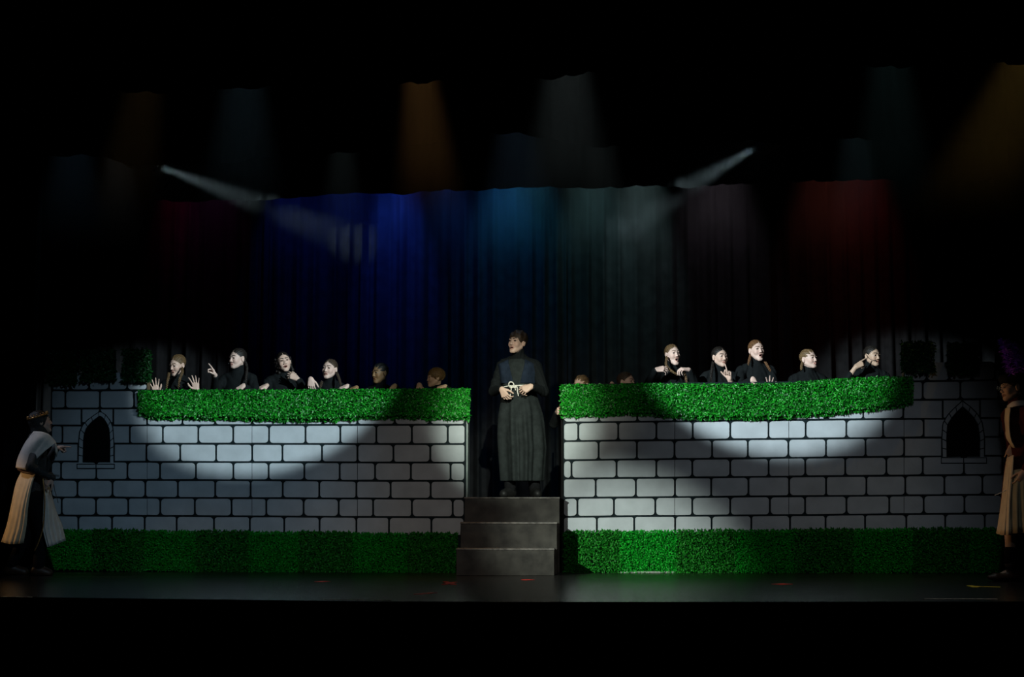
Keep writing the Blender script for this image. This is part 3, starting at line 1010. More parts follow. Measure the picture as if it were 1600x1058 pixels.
def rotm(yaw, pitch, roll):
    """face dir (0,-1,0) turned: yaw > 0 to the viewer's right, pitch > 0 up, roll > 0 chin to the viewer's right"""
    m = Matrix.Rotation(math.radians(yaw), 3, 'Z') @ Matrix.Rotation(-math.radians(pitch), 3, 'X') @ Matrix.Rotation(-math.radians(roll), 3, 'Y')
    return np.array(m)


def head_dist(x, y, z, op, child):
    """distance to a head: origin between the eyes inside the skull, face along -y"""
    ax = np.abs(x)
    d = f_ell(x, y, z, (0, 0.018, 0.030), (0.074, 0.093, 0.083))
    d = smin(d, f_ell(x, y, z, (0, -0.026, -0.018), (0.061, 0.060, 0.082)), 0.03)
    dz = -0.021 * op
    j = f_cap(ax, y, z, (0.050, 0.004, -0.050), (0.013, -0.060, -0.094 + dz), 0.020, 0.017)
    j = smin(j, f_ell(x, y, z, (0, -0.064, -0.096 + dz), (0.024, 0.021, 0.018)), 0.02)
    j = smin(j, f_ell(x, y, z, (0, -0.030, -0.075 + dz * 0.8), (0.042, 0.045, 0.030)), 0.02)
    d = smin(d, j, 0.025)
    d = smin(d, f_ell(ax, y, z, (0.036, -0.058, -0.032), (0.023, 0.021, 0.026)), 0.02)
    d = smin(d, f_cap(ax, y, z, (0.010, -0.081, 0.020), (0.044, -0.066, 0.022), 0.008, 0.008), 0.014)
    d = smax(d, -f_ell(ax, y, z, (0.031, -0.094, 0.002), (0.017, 0.015, 0.013)), 0.010)
    nl = 0.9 if child else 1.0
    d = smin(d, f_cap(x, y, z, (0, -0.082, 0.006), (0, -0.0985 * nl, -0.034), 0.0080, 0.0105), 0.010)
    d = smin(d, f_ell(ax, y, z, (0.0125, -0.091, -0.038), (0.0085, 0.011, 0.008)), 0.006)
    # lids
    d = smin(d, f_cap(ax, y, z, (0.018, -0.079, 0.006), (0.032, -0.0835, 0.0105), 0.0035, 0.0042), 0.004)
    d = smin(d, f_cap(ax, y, z, (0.032, -0.0835, 0.0105), (0.046, -0.072, 0.003), 0.0042, 0.0035), 0.004)
    d = smin(d, f_cap(ax, y, z, (0.019, -0.079, -0.004), (0.042, -0.075, -0.006), 0.0032, 0.0035), 0.004)
    # lips and mouth
    mw = 0.022 - 0.006 * op
    d = smin(d, f_cap(ax, y, z, (0.0, -0.0915, -0.0600), (mw, -0.081, -0.0645), 0.0062, 0.0040), 0.006)
    d = smin(d, f_cap(ax, y, z, (0.0, -0.0885, -0.0715 + dz), (mw, -0.080, -0.0675 + dz * 0.5), 0.0068, 0.0040), 0.006)
    d = smax(d, -f_ell(x, y, z, (0, -0.088, -0.0660 + dz * 0.5), (mw * 0.95, 0.030 if op > 0.2 else 0.014, 0.0016 + 0.0115 * op)), 0.003)
    # ears
    e = f_ell(ax, y, z, (0.077, 0.016, -0.008), (0.0095, 0.020, 0.032))
    e = smax(e, -f_ell(ax, y, z, (0.089, 0.011, -0.003), (0.010, 0.012, 0.020)), 0.004)
    d = smin(d, e, 0.008)
    return d


def head_tone(L, base, op, brow):
    """skin colour by place on the face: lips, mouth, brows, cheeks"""
    x, y, z = L[:, 0], L[:, 1], L[:, 2]
    ax = np.abs(x)
    base = np.array(base)
    c = np.tile(base, (len(L), 1))
    def mixin(mask, col):
        nonlocal c
        m = np.clip(mask, 0, 1)[:, None]
        c = c * (1 - m) + np.array(col) * m
    fr = y < -0.02
    dz = -0.021 * op
    cheek = np.exp(-(((ax - 0.042) / 0.02) ** 2 + ((z + 0.034) / 0.02) ** 2)) * fr
    mixin(0.30 * cheek, base * np.array([1.05, 0.72, 0.68]))
    mw = 0.022 - 0.006 * op
    lip = np.minimum(f_cap(ax, y, z, (0.0, -0.0915, -0.0600), (mw, -0.081, -0.0645), 0.006, 0.004), f_cap(ax, y, z, (0.0, -0.0885, -0.0715 + dz), (mw, -0.080, -0.0675 + dz * 0.5), 0.0065, 0.004))
    mixin((0.0035 - lip) / 0.003 * 0.8, base * np.array([0.80, 0.56, 0.54]))
    inn = f_ell(x, y, z, (0, -0.075, -0.0660 + dz * 0.5), (mw * 1.0, 0.024 if op > 0.2 else 0.012, 0.002 + 0.0115 * op))
    mixin(((0.0012 - inn) / 0.002) * (y > -0.087), (0.035, 0.008, 0.008))
    bz = f_cap(ax, y, z, (0.012, -0.087, 0.0225), (0.034, -0.083, 0.030), 0.0045, 0.0042)
    bz = np.minimum(bz, f_cap(ax, y, z, (0.034, -0.083, 0.030), (0.050, -0.064, 0.0235), 0.0042, 0.0025))
    mixin((0.0030 - bz) / 0.003 * 0.85, brow)
    eye = f_ell(ax, y, z, (0.031, -0.080, 0.002), (0.016, 0.012, 0.0065))
    mixin((0.003 - eye) / 0.004 * 0.8, base * np.array([0.26, 0.18, 0.16]))
    return c


def to_local(X_, Y_, Z_, R, c, s):
    x, y, z = (X_ - c[0]) / s, (Y_ - c[1]) / s, (Z_ - c[2]) / s
    return (R[0, 0] * x + R[1, 0] * y + R[2, 0] * z, R[0, 1] * x + R[1, 1] * y + R[2, 1] * z, R[0, 2] * x + R[1, 2] * y + R[2, 2] * z)


HAND = {  # bends (mcp, pip, dip) of the four fingers, spread, thumb (toward palm)
    'open': ([(6, 8, 6)] * 4, 11, 0.05),
    'spread': ([(10, 16, 10), (5, 10, 8), (8, 14, 10), (14, 20, 12)], 13, 0.05),
    'relaxed': ([(28, 30, 18), (34, 36, 20), (38, 40, 22), (42, 44, 24)], 6, 0.35),
    'clasp': ([(34, 46, 24), (38, 50, 26), (42, 54, 28), (46, 58, 30)], 7, 0.4),
    'drape': ([(46, 40, 22), (50, 44, 24), (52, 46, 26), (54, 48, 26)], 6, 0.3),
    'fist': ([(74, 88, 50), (78, 92, 52), (80, 94, 54), (82, 96, 54)], 2, 0.7),
    'point': ([(4, 6, 4), (66, 86, 50), (72, 90, 52), (76, 92, 52)], 3, 0.6),
}


def hand_prims(wrist, f, n, side, pose, s=1.0):
    f = nz(f)
    n = nz(np.array(n, float) - f * np.dot(n, f))
    t = np.cross(f, n) * (1 if side == 'R' else -1)
    bends, spread, thumb = HAND[pose]
    W = np.asarray(wrist, float)
    pr = []
    bases = [(0.031, 0.085), (0.0105, 0.091), (-0.0105, 0.087), (-0.031, 0.077)]
    lens = [(0.042, 0.025, 0.021), (0.046, 0.029, 0.022), (0.043, 0.027, 0.021), (0.034, 0.021, 0.019)]
    rads = [0.0088, 0.0090, 0.0086, 0.0076]
    k = 0.012 * s
    for i, (bx, bf) in enumerate(bases):
        b = W + s * (t * bx + f * bf)
        pr.append(cap(W + s * (t * bx * 0.45 + f * 0.012), b, 0.019 * s, 0.0125 * s, k))
        a, sp = 0.0, math.radians(spread * (1.5, 0.5, -0.5, -1.5)[i])
        p = b
        for q in range(3):
            a += math.radians(bends[i][q])
            d = nz((f * math.cos(a) + n * math.sin(a)) * math.cos(sp) + t * math.sin(sp))
            e = p + d * lens[i][q] * s
            r0 = rads[i] * (1 - 0.11 * q) * s
            pr.append(cap(p, e, r0, r0 * 0.89, 0.0015 if q == 0 else 0.002))
            p = e
    p = W + s * (t * 0.020 + f * 0.020 + n * 0.004)
    for q, L in enumerate((0.046, 0.033, 0.026)):
        w_ = (0.78, 0.50, 0.32)[q]
        d = nz(t * w_ * (1 - 0.5 * thumb) + f * (0.62, 0.82, 0.92)[q] + n * (0.2 + thumb * (0.5, 0.7, 0.8)[q]))
        e = p + d * L * s
        pr.append(cap(p, e, (0.0150, 0.0108, 0.0098)[q] * s, (0.0110, 0.0100, 0.0082)[q] * s, 0.010 if q == 0 else 0.003))
        p = e
    return pr


def ik(a, c, l1, l2, pole):
    d = c - a
    L = np.linalg.norm(d)
    if L > (l1 + l2) * 0.995:
        g = L / ((l1 + l2) * 0.995)
        l1, l2 = l1 * g, l2 * g
    x = (l1 * l1 - l2 * l2 + L * L) / (2 * L)
    h = math.sqrt(max(l1 * l1 - x * x, 0))
    u = d / L
    p = np.array(pole, float)
    p = nz(p - u * np.dot(p, u))
    return a + u * x + p * h


def lump(prims, amp):
    """cloth folds: a low ripple over every shape"""
    out = []
    for op, k, lo, hi, fn in prims:
        out.append((op, k, lo, hi, lambda X_, Y_, Z_, fn=fn: fn(X_, Y_, Z_) + amp * np.sin(38 * Z_ + 9 * np.sin(13 * X_ + 5 * Y_)) * np.sin(21 * X_ + 17 * Y_ + 4 * Z_)))
    return out


HAIR = {}
def hair_mesh(style, R, c, s):
    """hair in head space, placed on the head"""
    if style not in HAIR:
        def fn(x, y, z):
            th = np.arctan2(x, -(y - 0.02))
            if style == 'bowl':
                d = f_ell(x, y, z, (0, 0.020, 0.030), (0.089, 0.108, 0.096))
                face = f_ell(x, y, z, (0, -0.100, -0.055), (0.078, 0.085, 0.088))
                d = smax(d, -face, 0.006)
                d = smax(d, -(z + 0.028 + 0.30 * np.maximum(y - 0.03, 0) * -1 - 0.02 * np.sin(9 * th)), 0.006)
                d = d + 0.0016 * np.sin(46 * th)
            elif style == 'tousled':
                d = f_ell(x, y, z, (0, 0.020, 0.038), (0.087, 0.104, 0.091))
                d = d + 0.006 * np.sin(55 * x + 20 * z) * np.sin(48 * y + 30 * z + 2) + 0.003 * np.sin(110 * x + 60 * y)
                d = smax(d, -f_ell(x, y, z, (0.012, -0.105, -0.042), (0.072, 0.078, 0.085)), 0.005)
                d = smax(d, -f_cap(np.abs(x), y, z, (0.085, 0.0, -0.01), (0.085, 0.01, -0.10), 0.022, 0.03), 0.005)
                d = smax(d, -(z + 0.075 - 0.012 * np.sin(14 * th)), 0.008)
            elif style == 'crop':
                d = f_ell(x, y, z, (0, 0.021, 0.034), (0.083, 0.101, 0.089))
                d = smax(d, -f_ell(x, y, z, (0, -0.110, -0.030), (0.080, 0.080, 0.086)), 0.005)
                d = smax(d, -(z + 0.06), 0.01)
                d = smax(d, -f_ell(np.abs(x), y, z, (0.085, 0.008, -0.03), (0.03, 0.03, 0.05)), 0.005)
                d = d + 0.003 * np.sin(90 * x + 40 * z) * np.sin(80 * y)
            else:
                d = f_ell(x, y, z, (0, 0.021, 0.031), (0.0785, 0.098, 0.0875))
                d = smax(d, -f_ell(x, y, z, (0, -0.095, -0.030), (0.071, 0.082, 0.103)), 0.004)
                d = smax(d, -(z + 0.062 - 0.5 * np.maximum(y - 0.05, 0) * 0), 0.01)
                d = smax(d, -f_ell(np.abs(x), y, z, (0.085, 0.006, -0.028), (0.030, 0.030, 0.046)), 0.006)
                if style == 'rows':
                    d = d + 0.0032 * np.cos(13 * np.arctan2(x, z - 0.0))
                else:
                    part = np.exp(-(x / 0.004) ** 2) * 0.004 * (z > 0.03)
                    d = d + part + 0.0017 * np.cos(34 * np.arctan2(x, z + 0.02) + 1.5 * np.sin(40 * y))
            if style == 'curls':
                r = np.random.default_rng(4)
                for i in range(46):
                    sgn = -1 if i % 2 else 1
                    cx, cy, cz = sgn * r.uniform(0.062, 0.092), r.uniform(-0.005, 0.075), r.uniform(-0.165, 0.045)
                    d = smin(d, f_ell(x, y, z, (cx, cy, cz), (r.uniform(0.012, 0.02),) * 3), 0.004)
            return d
        lo, hi = np.array([-0.13, -0.13, -0.20]), np.array([0.13, 0.15, 0.15])
        HAIR[style] = field_mesh([('add', 0.0, lo, hi, fn)], 0.0045, pad=0.0)
    W, T, Q = HAIR[style]
    return (W * s) @ R.T + c, T, Q


EYE = None
def add_eyes(root, R, c, s):
    global EYE
    if EYE is None:
        bm = bmesh.new()
        bmesh.ops.create_uvsphere(bm, u_segments=16, v_segments=10, radius=0.0125)
        EYE = bpy.data.meshes.new('eye')
        bm.to_mesh(EYE)
        bm.free()
        EYE.materials.append(M['eye'])
        EYE.polygons.foreach_set('use_smooth', np.ones(len(EYE.polygons), bool))
    for sx in (-1, 1):
        o = bpy.data.objects.new('eye', EYE)
        COL.objects.link(o)
        o.parent = root
        p = c + R @ (np.array([sx * 0.031, -0.0725, 0.0025]) * s)
        o.location = Vector(p) - Vector(root.location)
        m = Matrix(R.tolist()).to_4x4()
        o.rotation_euler = m.to_euler()
        o.scale = (s, s, s)


def braid(root, pts, r, material, name='braid'):
    path = smooth_path(pts, 10)
    d = np.concatenate([[0], np.cumsum([np.linalg.norm(path[i + 1] - path[i]) for i in range(len(path) - 1)])])
    n_ = max(5, int(d[-1] / (r * 0.72)))
    V, Fc = [], []
    ico = bmesh.new()
    bmesh.ops.create_icosphere(ico, subdivisions=1, radius=1.0)
    iv = [np.array(v.co) for v in ico.verts]
    ifc = [tuple(v.index for v in f.verts) for f in ico.faces]
    ico.free()
    for i in range(n_):
        q = d[-1] * i / (n_ - 1)
        p = np.array([np.interp(q, d, [w_[k] for w_ in path]) for k in range(3)])
        p2 = np.array([np.interp(min(q + 0.01, d[-1]), d, [w_[k] for w_ in path]) for k in range(3)])
        p1 = np.array([np.interp(max(q - 0.01, 0), d, [w_[k] for w_ in path]) for k in range(3)])
        t = nz(p2 - p1)
        sd = nz(np.cross(t, [0, 1, 0.05]))
        b = np.cross(t, sd)
        ta = 1.0 - 0.45 * max(0, (i / n_ - 0.6) / 0.4)
        off = sd * r * 0.42 * (1 if i % 2 else -1)
        ax_ = nz(t + sd * (-0.55 if i % 2 else 0.55))
        ay = nz(np.cross(ax_, b))
        o0 = len(V)
        V += [p + off + ax_ * v[0] * r * 1.25 * ta + ay * v[1] * r * 0.78 * ta + b * v[2] * r * 0.85 * ta for v in iv]
        Fc += [tuple(o0 + k for k in f) for f in ifc]
    return mesh(name, V, Fc, material, root, True)


HAIRC = {'blond': (0.115, 0.068, 0.030), 'dark': (0.012, 0.009, 0.007), 'brown': (0.045, 0.029, 0.018), 'red': (0.125, 0.060, 0.025), 'black': (0.018, 0.019, 0.017), 'sandy': (0.18, 0.11, 0.04), 'fair': (0.15, 0.092, 0.043)}
HM = {k: hair_mat('hair_' + k, v) for k, v in HAIRC.items()}
SK = {'fair': (0.60, 0.42, 0.35), 'light': (0.56, 0.38, 0.30), 'tan': (0.46, 0.31, 0.22), 'brown': (0.24, 0.14, 0.065), 'boy': (0.58, 0.39, 0.25)}


def person(label, head, yaw=0, pitch=0, roll=0, mouth=0.0, skin='light', hair='cap', hairc='brown', hands=(), ground=0.775, torso_yaw=None, s=0.95,
           braids=(), child=False, sleeves='knit', cuff=0.02, mic=False, group=None, lean=(0, 0.03), clothes=True, feet=None, trousers='trouser', shoes='shoe', hip=None, hair_on=True, eyes=True, neck_top=0.045, fine=0.0038):
    """one continuous figure; hands: (side, wrist palm point, finger dir, palm dir, pose)"""
    H = np.asarray(head, float)
    R = rotm(yaw, pitch, roll)
    ty = yaw * 0.4 if torso_yaw is None else torso_yaw
    B = rotm(ty, 0, 0)
    root = empty('person', (H[0], H[1] + 0.03, ground))
    tag(root, label, 'person', group)
    nb = H + np.array([lean[0], lean[1], -0.165 * s])          # base of the neck
    hipz = min(nb[2] - 0.50 * s, ground + 0.87 * s)
    hipc = np.array([nb[0] - lean[0] * 0.5, nb[1] + 0.005, max(hipz, ground + 0.16)]) if hip is None else np.asarray(hip, float)
    up = nb - hipc
    tl = np.linalg.norm(up)
    u = up / tl
    TR = B.copy()
    zc = nz(u); xc = nz(B[:, 0] - zc * np.dot(B[:, 0], zc)); yc = np.cross(zc, xc)
    TR = np.stack([xc, yc, zc], 1)
    L = lambda x, y, z: nb + TR @ (np.array([x, y, z]) * s)
    kz = tl / (0.50 * s)
    def torso(o, k=0.03):
        return [ell(L(0, 0.012, -0.17 * kz), np.array([0.150, 0.100, 0.19 * kz]) * s + o, k, 'add', TR),
                ell(L(0, 0.005, -0.36 * kz), np.array([0.128, 0.092, 0.16 * kz]) * s + o, k, 'add', TR),
                ell(L(0, 0.012, -0.49 * kz), np.array([0.152, 0.105, 0.12 * kz]) * s + o, k, 'add', TR),
                cap(L(-0.145, 0.015, -0.062), L(0, 0.022, -0.005), 0.050 * s + o, 0.048 * s + o, k),
                cap(L(0.145, 0.015, -0.062), L(0, 0.022, -0.005), 0.050 * s + o, 0.048 * s + o, k)]
    neck_hi = H + R @ (np.array([0, 0.022, -0.060]) * s)
    hd = lambda X_, Y_, Z_: head_dist(*to_local(X_, Y_, Z_, R, H, s), mouth, child) * s
    body = torso(0.0)
    body += [cap(nb + np.array([0, 0.012, -0.03]), neck_hi, 0.054 * s, 0.050 * s, 0.03)]
    body += [('add', 0.016, H - 0.15 * s, H + 0.15 * s, hd)]
    bands = [(H - 0.135 * s, H + 0.135 * s)]
    cloth = torso(0.014) + [cap(nb + np.array([0, 0.010, -0.02]), nb + (neck_hi - nb) * 0.62 + np.array([0, 0, neck_top * 0.2]), 0.068 * s, 0.060 * s, 0.02)]
    info = {}
    done = set()
    for side, palm, f, n_, pose in hands:
        sg = -1 if side == 'R' else 1
        done.add(side)
        f = nz(f)
        Wp = np.asarray(palm, float) - f * 0.05 * s
        sh = L(sg * 0.172, 0.014, -0.078)
        el = ik(sh, Wp - f * 0.01, 0.275 * s, 0.245 * s, TR @ np.array([sg * 0.5, 0.35, -0.9]))
        body += [cap(sh, el, 0.046 * s, 0.036 * s, 0.02), cap(el, Wp, 0.037 * s, 0.0245 * s, 0.012)]
        body += hand_prims(Wp, f, n_, side, pose, s * 0.97)
        bands.append((np.asarray(palm) - 0.105 * s, np.asarray(palm) + 0.105 * s))
        we = Wp + nz(el - Wp) * cuff
        cloth += [cap(sh, el, 0.061 * s, 0.050 * s, 0.02), cap(el, we, 0.049 * s, 0.036 * s, 0.012)]
        info[side] = (sh, el, Wp)
    for side in {'R', 'L'} - done:
        sg = -1 if side == 'R' else 1
        sh = L(sg * 0.172, 0.014, -0.078)
        el = L(sg * 0.225, 0.02, -0.34)
        Wp = L(sg * 0.20, -0.10, -0.55)
        body += [cap(sh, el, 0.046 * s, 0.036 * s, 0.02), cap(el, Wp, 0.037 * s, 0.0245 * s, 0.012)]
        body += hand_prims(Wp, nz(Wp - el), TR @ np.array([-sg, 0.2, 0.0]), side, 'relaxed', s * 0.97)
        bands.append((Wp - 0.01, Wp + 0.01))
        cloth += [cap(sh, el, 0.061 * s, 0.050 * s, 0.02), cap(el, Wp + nz(el - Wp) * 0.02, 0.049 * s, 0.036 * s, 0.012)]
        info[side] = (sh, el, Wp)
    # legs: straight, bent or kneeling as the height asks
    legs = []
    shoe = []
    for sg in (-1, 1):
        hj = hipc + TR @ np.array([sg * 0.088 * s, 0.01, -0.01])
        if feet is not None:
            an = np.asarray(feet[0 if sg < 0 else 1][0], float)
            toe = np.asarray(feet[0 if sg < 0 else 1][1], float)
            ll = min(0.43 * s, 0.508 * float(np.linalg.norm(hj - an)))
            kn = ik(hj, an, ll, ll, TR @ np.array([0, -1, 0]))
        elif hj[2] - ground < 0.62 * s:
            kn = np.array([hj[0], hj[1] - 0.05, ground + 0.07])
            an = np.array([hj[0], hj[1] + 0.33 * s, ground + 0.06])
            toe = an + np.array([0, 0.06, -0.045])
        else:
            an = np.array([hj[0] + sg * 0.02, hj[1] + 0.03, ground + 0.085])
            kn = ik(hj, an, 0.43 * s, 0.42 * s, TR @ np.array([0.2 * sg, -1, 0]))
            toe = an + TR @ np.array([sg * 0.03, -0.15 * s, 0]) - np.array([0, 0, 0.055])
        body += [cap(hj, kn, 0.078 * s, 0.052 * s, 0.03), cap(kn, an, 0.050 * s, 0.036 * s, 0.02), cap(an - np.array([0, 0, 0.02]), toe, 0.026 * s, 0.018 * s, 0.01)]
        legs += [cap(hj, kn, 0.096 * s, 0.070 * s, 0.03), cap(kn, an, 0.068 * s, 0.058 * s, 0.02)]
        heel = an + (an - toe) * np.array([0.30, 0.30, 0]) - np.array([0, 0, max(0, an[2] - ground - 0.045)])
        shoe.append([cap(an, an - np.array([0, 0, 0.02]), 0.044 * s, 0.046 * s, 0.02), cap(an - np.array([0, 0, 0.01]), toe, 0.046 * s, 0.036 * s, 0.02), cap(heel, toe, 0.044 * s, 0.040 * s, 0.03),
                     ('cut', 0.004, np.array([toe[0] - 0.4, toe[1] - 0.4, ground - 0.1]), np.array([toe[0] + 0.4, toe[1] + 0.4, ground]), lambda X_, Y_, Z_: Z_ - ground + 0 * X_ + 0 * Y_)])
        info['leg' + ('R' if sg < 0 else 'L')] = (hj, kn, an, toe)
    body.append(('cut', 0.0, np.array([-9.0, -9, ground - 0.2]), np.array([9.0, 9, ground + 0.002]), lambda X_, Y_, Z_: Z_ - ground - 0.002 + 0 * X_ + 0 * Y_))
    W, T, Q = field_mesh(body, fine, 0.012, bands)
    me = fill_mesh('body', W, T, Q)
    co = np.empty(len(me.vertices) * 3, np.float32)
    me.vertices.foreach_get('co', co)
    co = co.reshape(-1, 3).astype(float)
    Lc = ((co - H) / s) @ R
    near = np.max(np.abs(Lc), axis=1) < 0.15
    tone = np.tile(np.array(SK[skin]), (len(co), 1))
    tone[near] = head_tone(Lc[near], SK[skin], mouth, np.array(HAIRC[hairc]) * 0.6)
    a = me.color_attributes.new('tone', 'FLOAT_COLOR', 'POINT')
    a.data.foreach_set('color', np.concatenate([tone, np.ones((len(tone), 1))], 1).astype(np.float32).ravel())
    link('body', me, M['skin'], root)
    if eyes: add_eyes(root, R, H, s)
    if hair_on:
        W, T, Q = hair_mesh(hair, R, H, s)
        link('hair', fill_mesh('hair', W, T, Q), HM[hairc], root)
    for pts in braids:
        braid(root, pts, 0.013, HM[hairc])
    if clothes:
        sdf_part('turtleneck' if sleeves == 'knit' else 'tunic', lump(cloth, 0.004), M[sleeves], root, 0.0075)
        if trousers:
            sdf_part('trousers', legs + [ell(hipc, np.array([0.168, 0.122, 0.11]) * s, 0.03, 'add', TR)], M[trousers], root, 0.016)
        if shoes:
            for q in shoe:
                sdf_part('shoe', q, M[shoes], root, 0.011)
    if mic:
        sx = mic
        P = [np.array(q) for q in [(sx * 0.083, 0.01, 0.015), (sx * 0.080, -0.02, -0.025), (sx * 0.064, -0.06, -0.052), (sx * 0.040, -0.092, -0.060)]]
        P = [H + R @ (q * s) for q in P]
        o = tube('headset_microphone', smooth_path(P, 5), 0.0022, M['mic'], root, 6)
        bm = bmesh.new()
        bmesh.ops.create_icosphere(bm, subdivisions=2, radius=0.0075)
        bmesh.ops.translate(bm, vec=Vector(P[-1]), verts=bm.verts)
        from_bm('foam', bm, M['mic'], o, True)
    info.update(root=root, H=H, R=R, nb=nb, TR=TR, hip=hipc, L=L, s=s)
    return info


def head_px(px, py, wall, dy=0.42):
    return at(px, py, wall(px) + dy)


def hp(px, py, wall, dy=0.0):
    return at(px, py, wall(px) + dy)


def braid_px(pts, wall):
    return [at(px, py, wall(px) + dy) for px, py, dy in pts]


G = 'chorus singers behind the walls'
person('blond singer with two thin braids scowling over the left hedge, both palms raised', head_px(277, 570, yl), -33, -14, -6, 0.55, 'light', 'cap', 'blond',
       [('R', hp(243, 609, yl, 0.10), (-0.15, 0, 1), (0, -1, 0.05), 'spread'), ('L', hp(306, 604, yl, 0.10), (-0.18, 0, 1), (0, -1, 0.05), 'spread')], group=G,
       braids=[braid_px([(284, 575, 0.36), (285, 582, 0.27), (281, 592, 0.22), (279, 607, 0.20)], yl), braid_px([(264, 583, 0.34), (262.5, 592, 0.24), (260, 607, 0.20)], yl)])
person('dark haired singer with a headset microphone pointing a finger out over the left hedge', head_px(371, 560, yl), -40, -2, -2, 0.15, 'fair', 'cap', 'dark',
       [('R', hp(333, 581, yl, 0.02), (-0.40, -0.45, 0.80), (-0.75, -0.5, -0.5), 'point'), ('L', hp(376, 606, yl, 0.06), (-0.45, -0.5, -0.45), (-0.1, 0.3, -1), 'drape')], group=G, mic=-1, s=0.97,
       braids=[braid_px([(382, 562, 0.46), (386, 575, 0.42), (384, 592, 0.30), (383, 607, 0.26)], yl)])
person('curly dark haired singer with rounded mouth touching her chin', head_px(443, 565, yl), 16, 4, 12, 0.45, 'light', 'curls', 'dark',
       [('L', hp(459, 589, yl, 0.22), (-0.85, -0.1, 0.45), (-0.2, 0.9, -0.35), 'relaxed'), ('R', hp(411, 605, yl, 0.06), (-0.75, -0.35, -0.35), (0.2, 0.5, -0.9), 'fist')], group=G)
person('brown haired singer with a low ponytail, one hand curled down over the left hedge', head_px(515, 576.5, yl), -20, 3, -4, 0.25, 'fair', 'cap', 'brown',
       [('R', hp(486, 598, yl, 0.06), (0.12, -0.30, -0.95), (0.1, 1, -0.2), 'relaxed'), ('L', hp(537, 606, yl, 0.06), (-0.75, -0.35, -0.40), (-0.1, 0.4, -1), 'drape')], group=G,
       braids=[braid_px([(526, 582, 0.40), (530, 592, 0.30), (533, 603, 0.24)], yl), braid_px([(503, 596, 0.26), (500, 607, 0.20)], yl)])
person('dark skinned singer with tight rows of black braids peering over the left hedge', head_px(593, 583, yl), -42, -2, 0, 0.25, 'brown', 'rows', 'black',
       [('R', hp(551, 608, yl, 0.06), (-0.75, -0.35, -0.35), (0.1, 0.4, -1), 'drape'), ('L', hp(614, 607, yl, 0.06), (-0.3, -0.55, -0.6), (0, 0.5, -1), 'drape')], group=G, torso_yaw=-8)
person('sandy haired boy with bowl cut seen in profile behind the left hedge', head_px(680, 590, yl), -74, 0, 0, 0.0, 'boy', 'bowl', 'sandy',
       [('R', hp(655, 606, yl, 0.06), (0.0, -0.5, -0.75), (0, 0.6, -0.8), 'drape'), ('L', hp(690, 605, yl, 0.12), (-0.85, -0.25, -0.2), (0, 0.3, -1), 'relaxed')], group=G, child=True, s=0.90, torso_yaw=-15)
person('fair braided head just showing over the right hedge, fingers gripping the wall end', head_px(908, 602, yr), -38, -8, 0, 0.0, 'light', 'rows', 'fair',
       [('R', at(871.5, 643, 0.10), (0.05, -1, 0), (1, 0.0, 0), 'drape')], group=G, torso_yaw=-5)
person('brown haired singer looking aside, eyes just above the right hedge', head_px(979, 597, yr), 55, 2, 0, 0.0, 'light', 'cap', 'brown',
       [('R', hp(957, 605, yr, 0.05), (0.1, -0.5, -0.7), (0, 0.6, -0.8), 'drape')], group=G, torso_yaw=10)
person('blond braided girl with wide open mouth holding both hands before her chest', head_px(1051, 553.5, yr), 24, 4, 2, 1.0, 'fair', 'cap', 'blond',
       [('R', hp(1032, 577, yr, 0.16), (0.92, -0.1, 0.12), (0.0, 0.8, -0.6), 'relaxed'), ('L', hp(1070, 577, yr, 0.14), (-0.85, -0.25, 0.10), (-0.2, 0.3, -1), 'drape')], group=G, torso_yaw=5,
       braids=[braid_px([(1042, 558, 0.34), (1041, 570, 0.28), (1047, 578, 0.22), (1059, 586, 0.18)], yr), braid_px([(1068, 578, 0.26), (1071, 588, 0.22), (1073, 598, 0.18)], yr)])
person('singer with dark hair tied back raising one finger straight up', head_px(1125, 557.5, yr), 25, 0, 3, 0.25, 'light', 'cap', 'dark',
       [('L', hp(1139, 586, yr, 0.18), (-0.08, -0.1, 1), (-0.85, -0.5, 0), 'point')], group=G, torso_yaw=5, cuff=0.07,
       braids=[braid_px([(1114, 566, 0.42), (1112, 580, 0.30), (1110, 600, 0.24)], yr)])
person('red blond singer with open mouth, tallest head over the right hedge', head_px(1182, 547, yr), 19, 4, 3, 0.8, 'fair', 'cap', 'red',
       [('R', hp(1178, 597.5, yr, 0.03), (0.15, -0.45, -0.75), (0, 0.5, -1), 'drape'), ('L', hp(1203, 605, yr, 0.08), (0.12, -0.35, 0.9), (-0.2, -0.9, -0.3), 'spread')], group=G, torso_yaw=4, s=0.97,
       braids=[braid_px([(1173, 555, 0.42), (1171, 562, 0.36), (1169, 570, 0.32)], yr), braid_px([(1196, 566, 0.26), (1200, 573, 0.22), (1204, 580, 0.20)], yr)])
person('fair singer with blond braided rows and lowered eyes, no hands showing', head_px(1264, 561, yr), 37, 6, 2, 0.0, 'fair', 'rows', 'fair', [], group=G, torso_yaw=8,
       braids=[braid_px([(1254, 566, 0.42), (1252.5, 572, 0.38), (1252, 578, 0.34)], yr)])
person('dark haired singer with headset microphone pointing at her cheek near the right tower', head_px(1363, 556, yr), 30, -2, 2, 0.2, 'tan', 'cap', 'dark',
       [('R', hp(1343, 570, yr, 0.24), (0.82, 0.05, 0.48), (0.30, 0.75, -0.5), 'point')], group=G, mic=-1, torso_yaw=6, cuff=0.10, lean=(-0.02, 0.03))

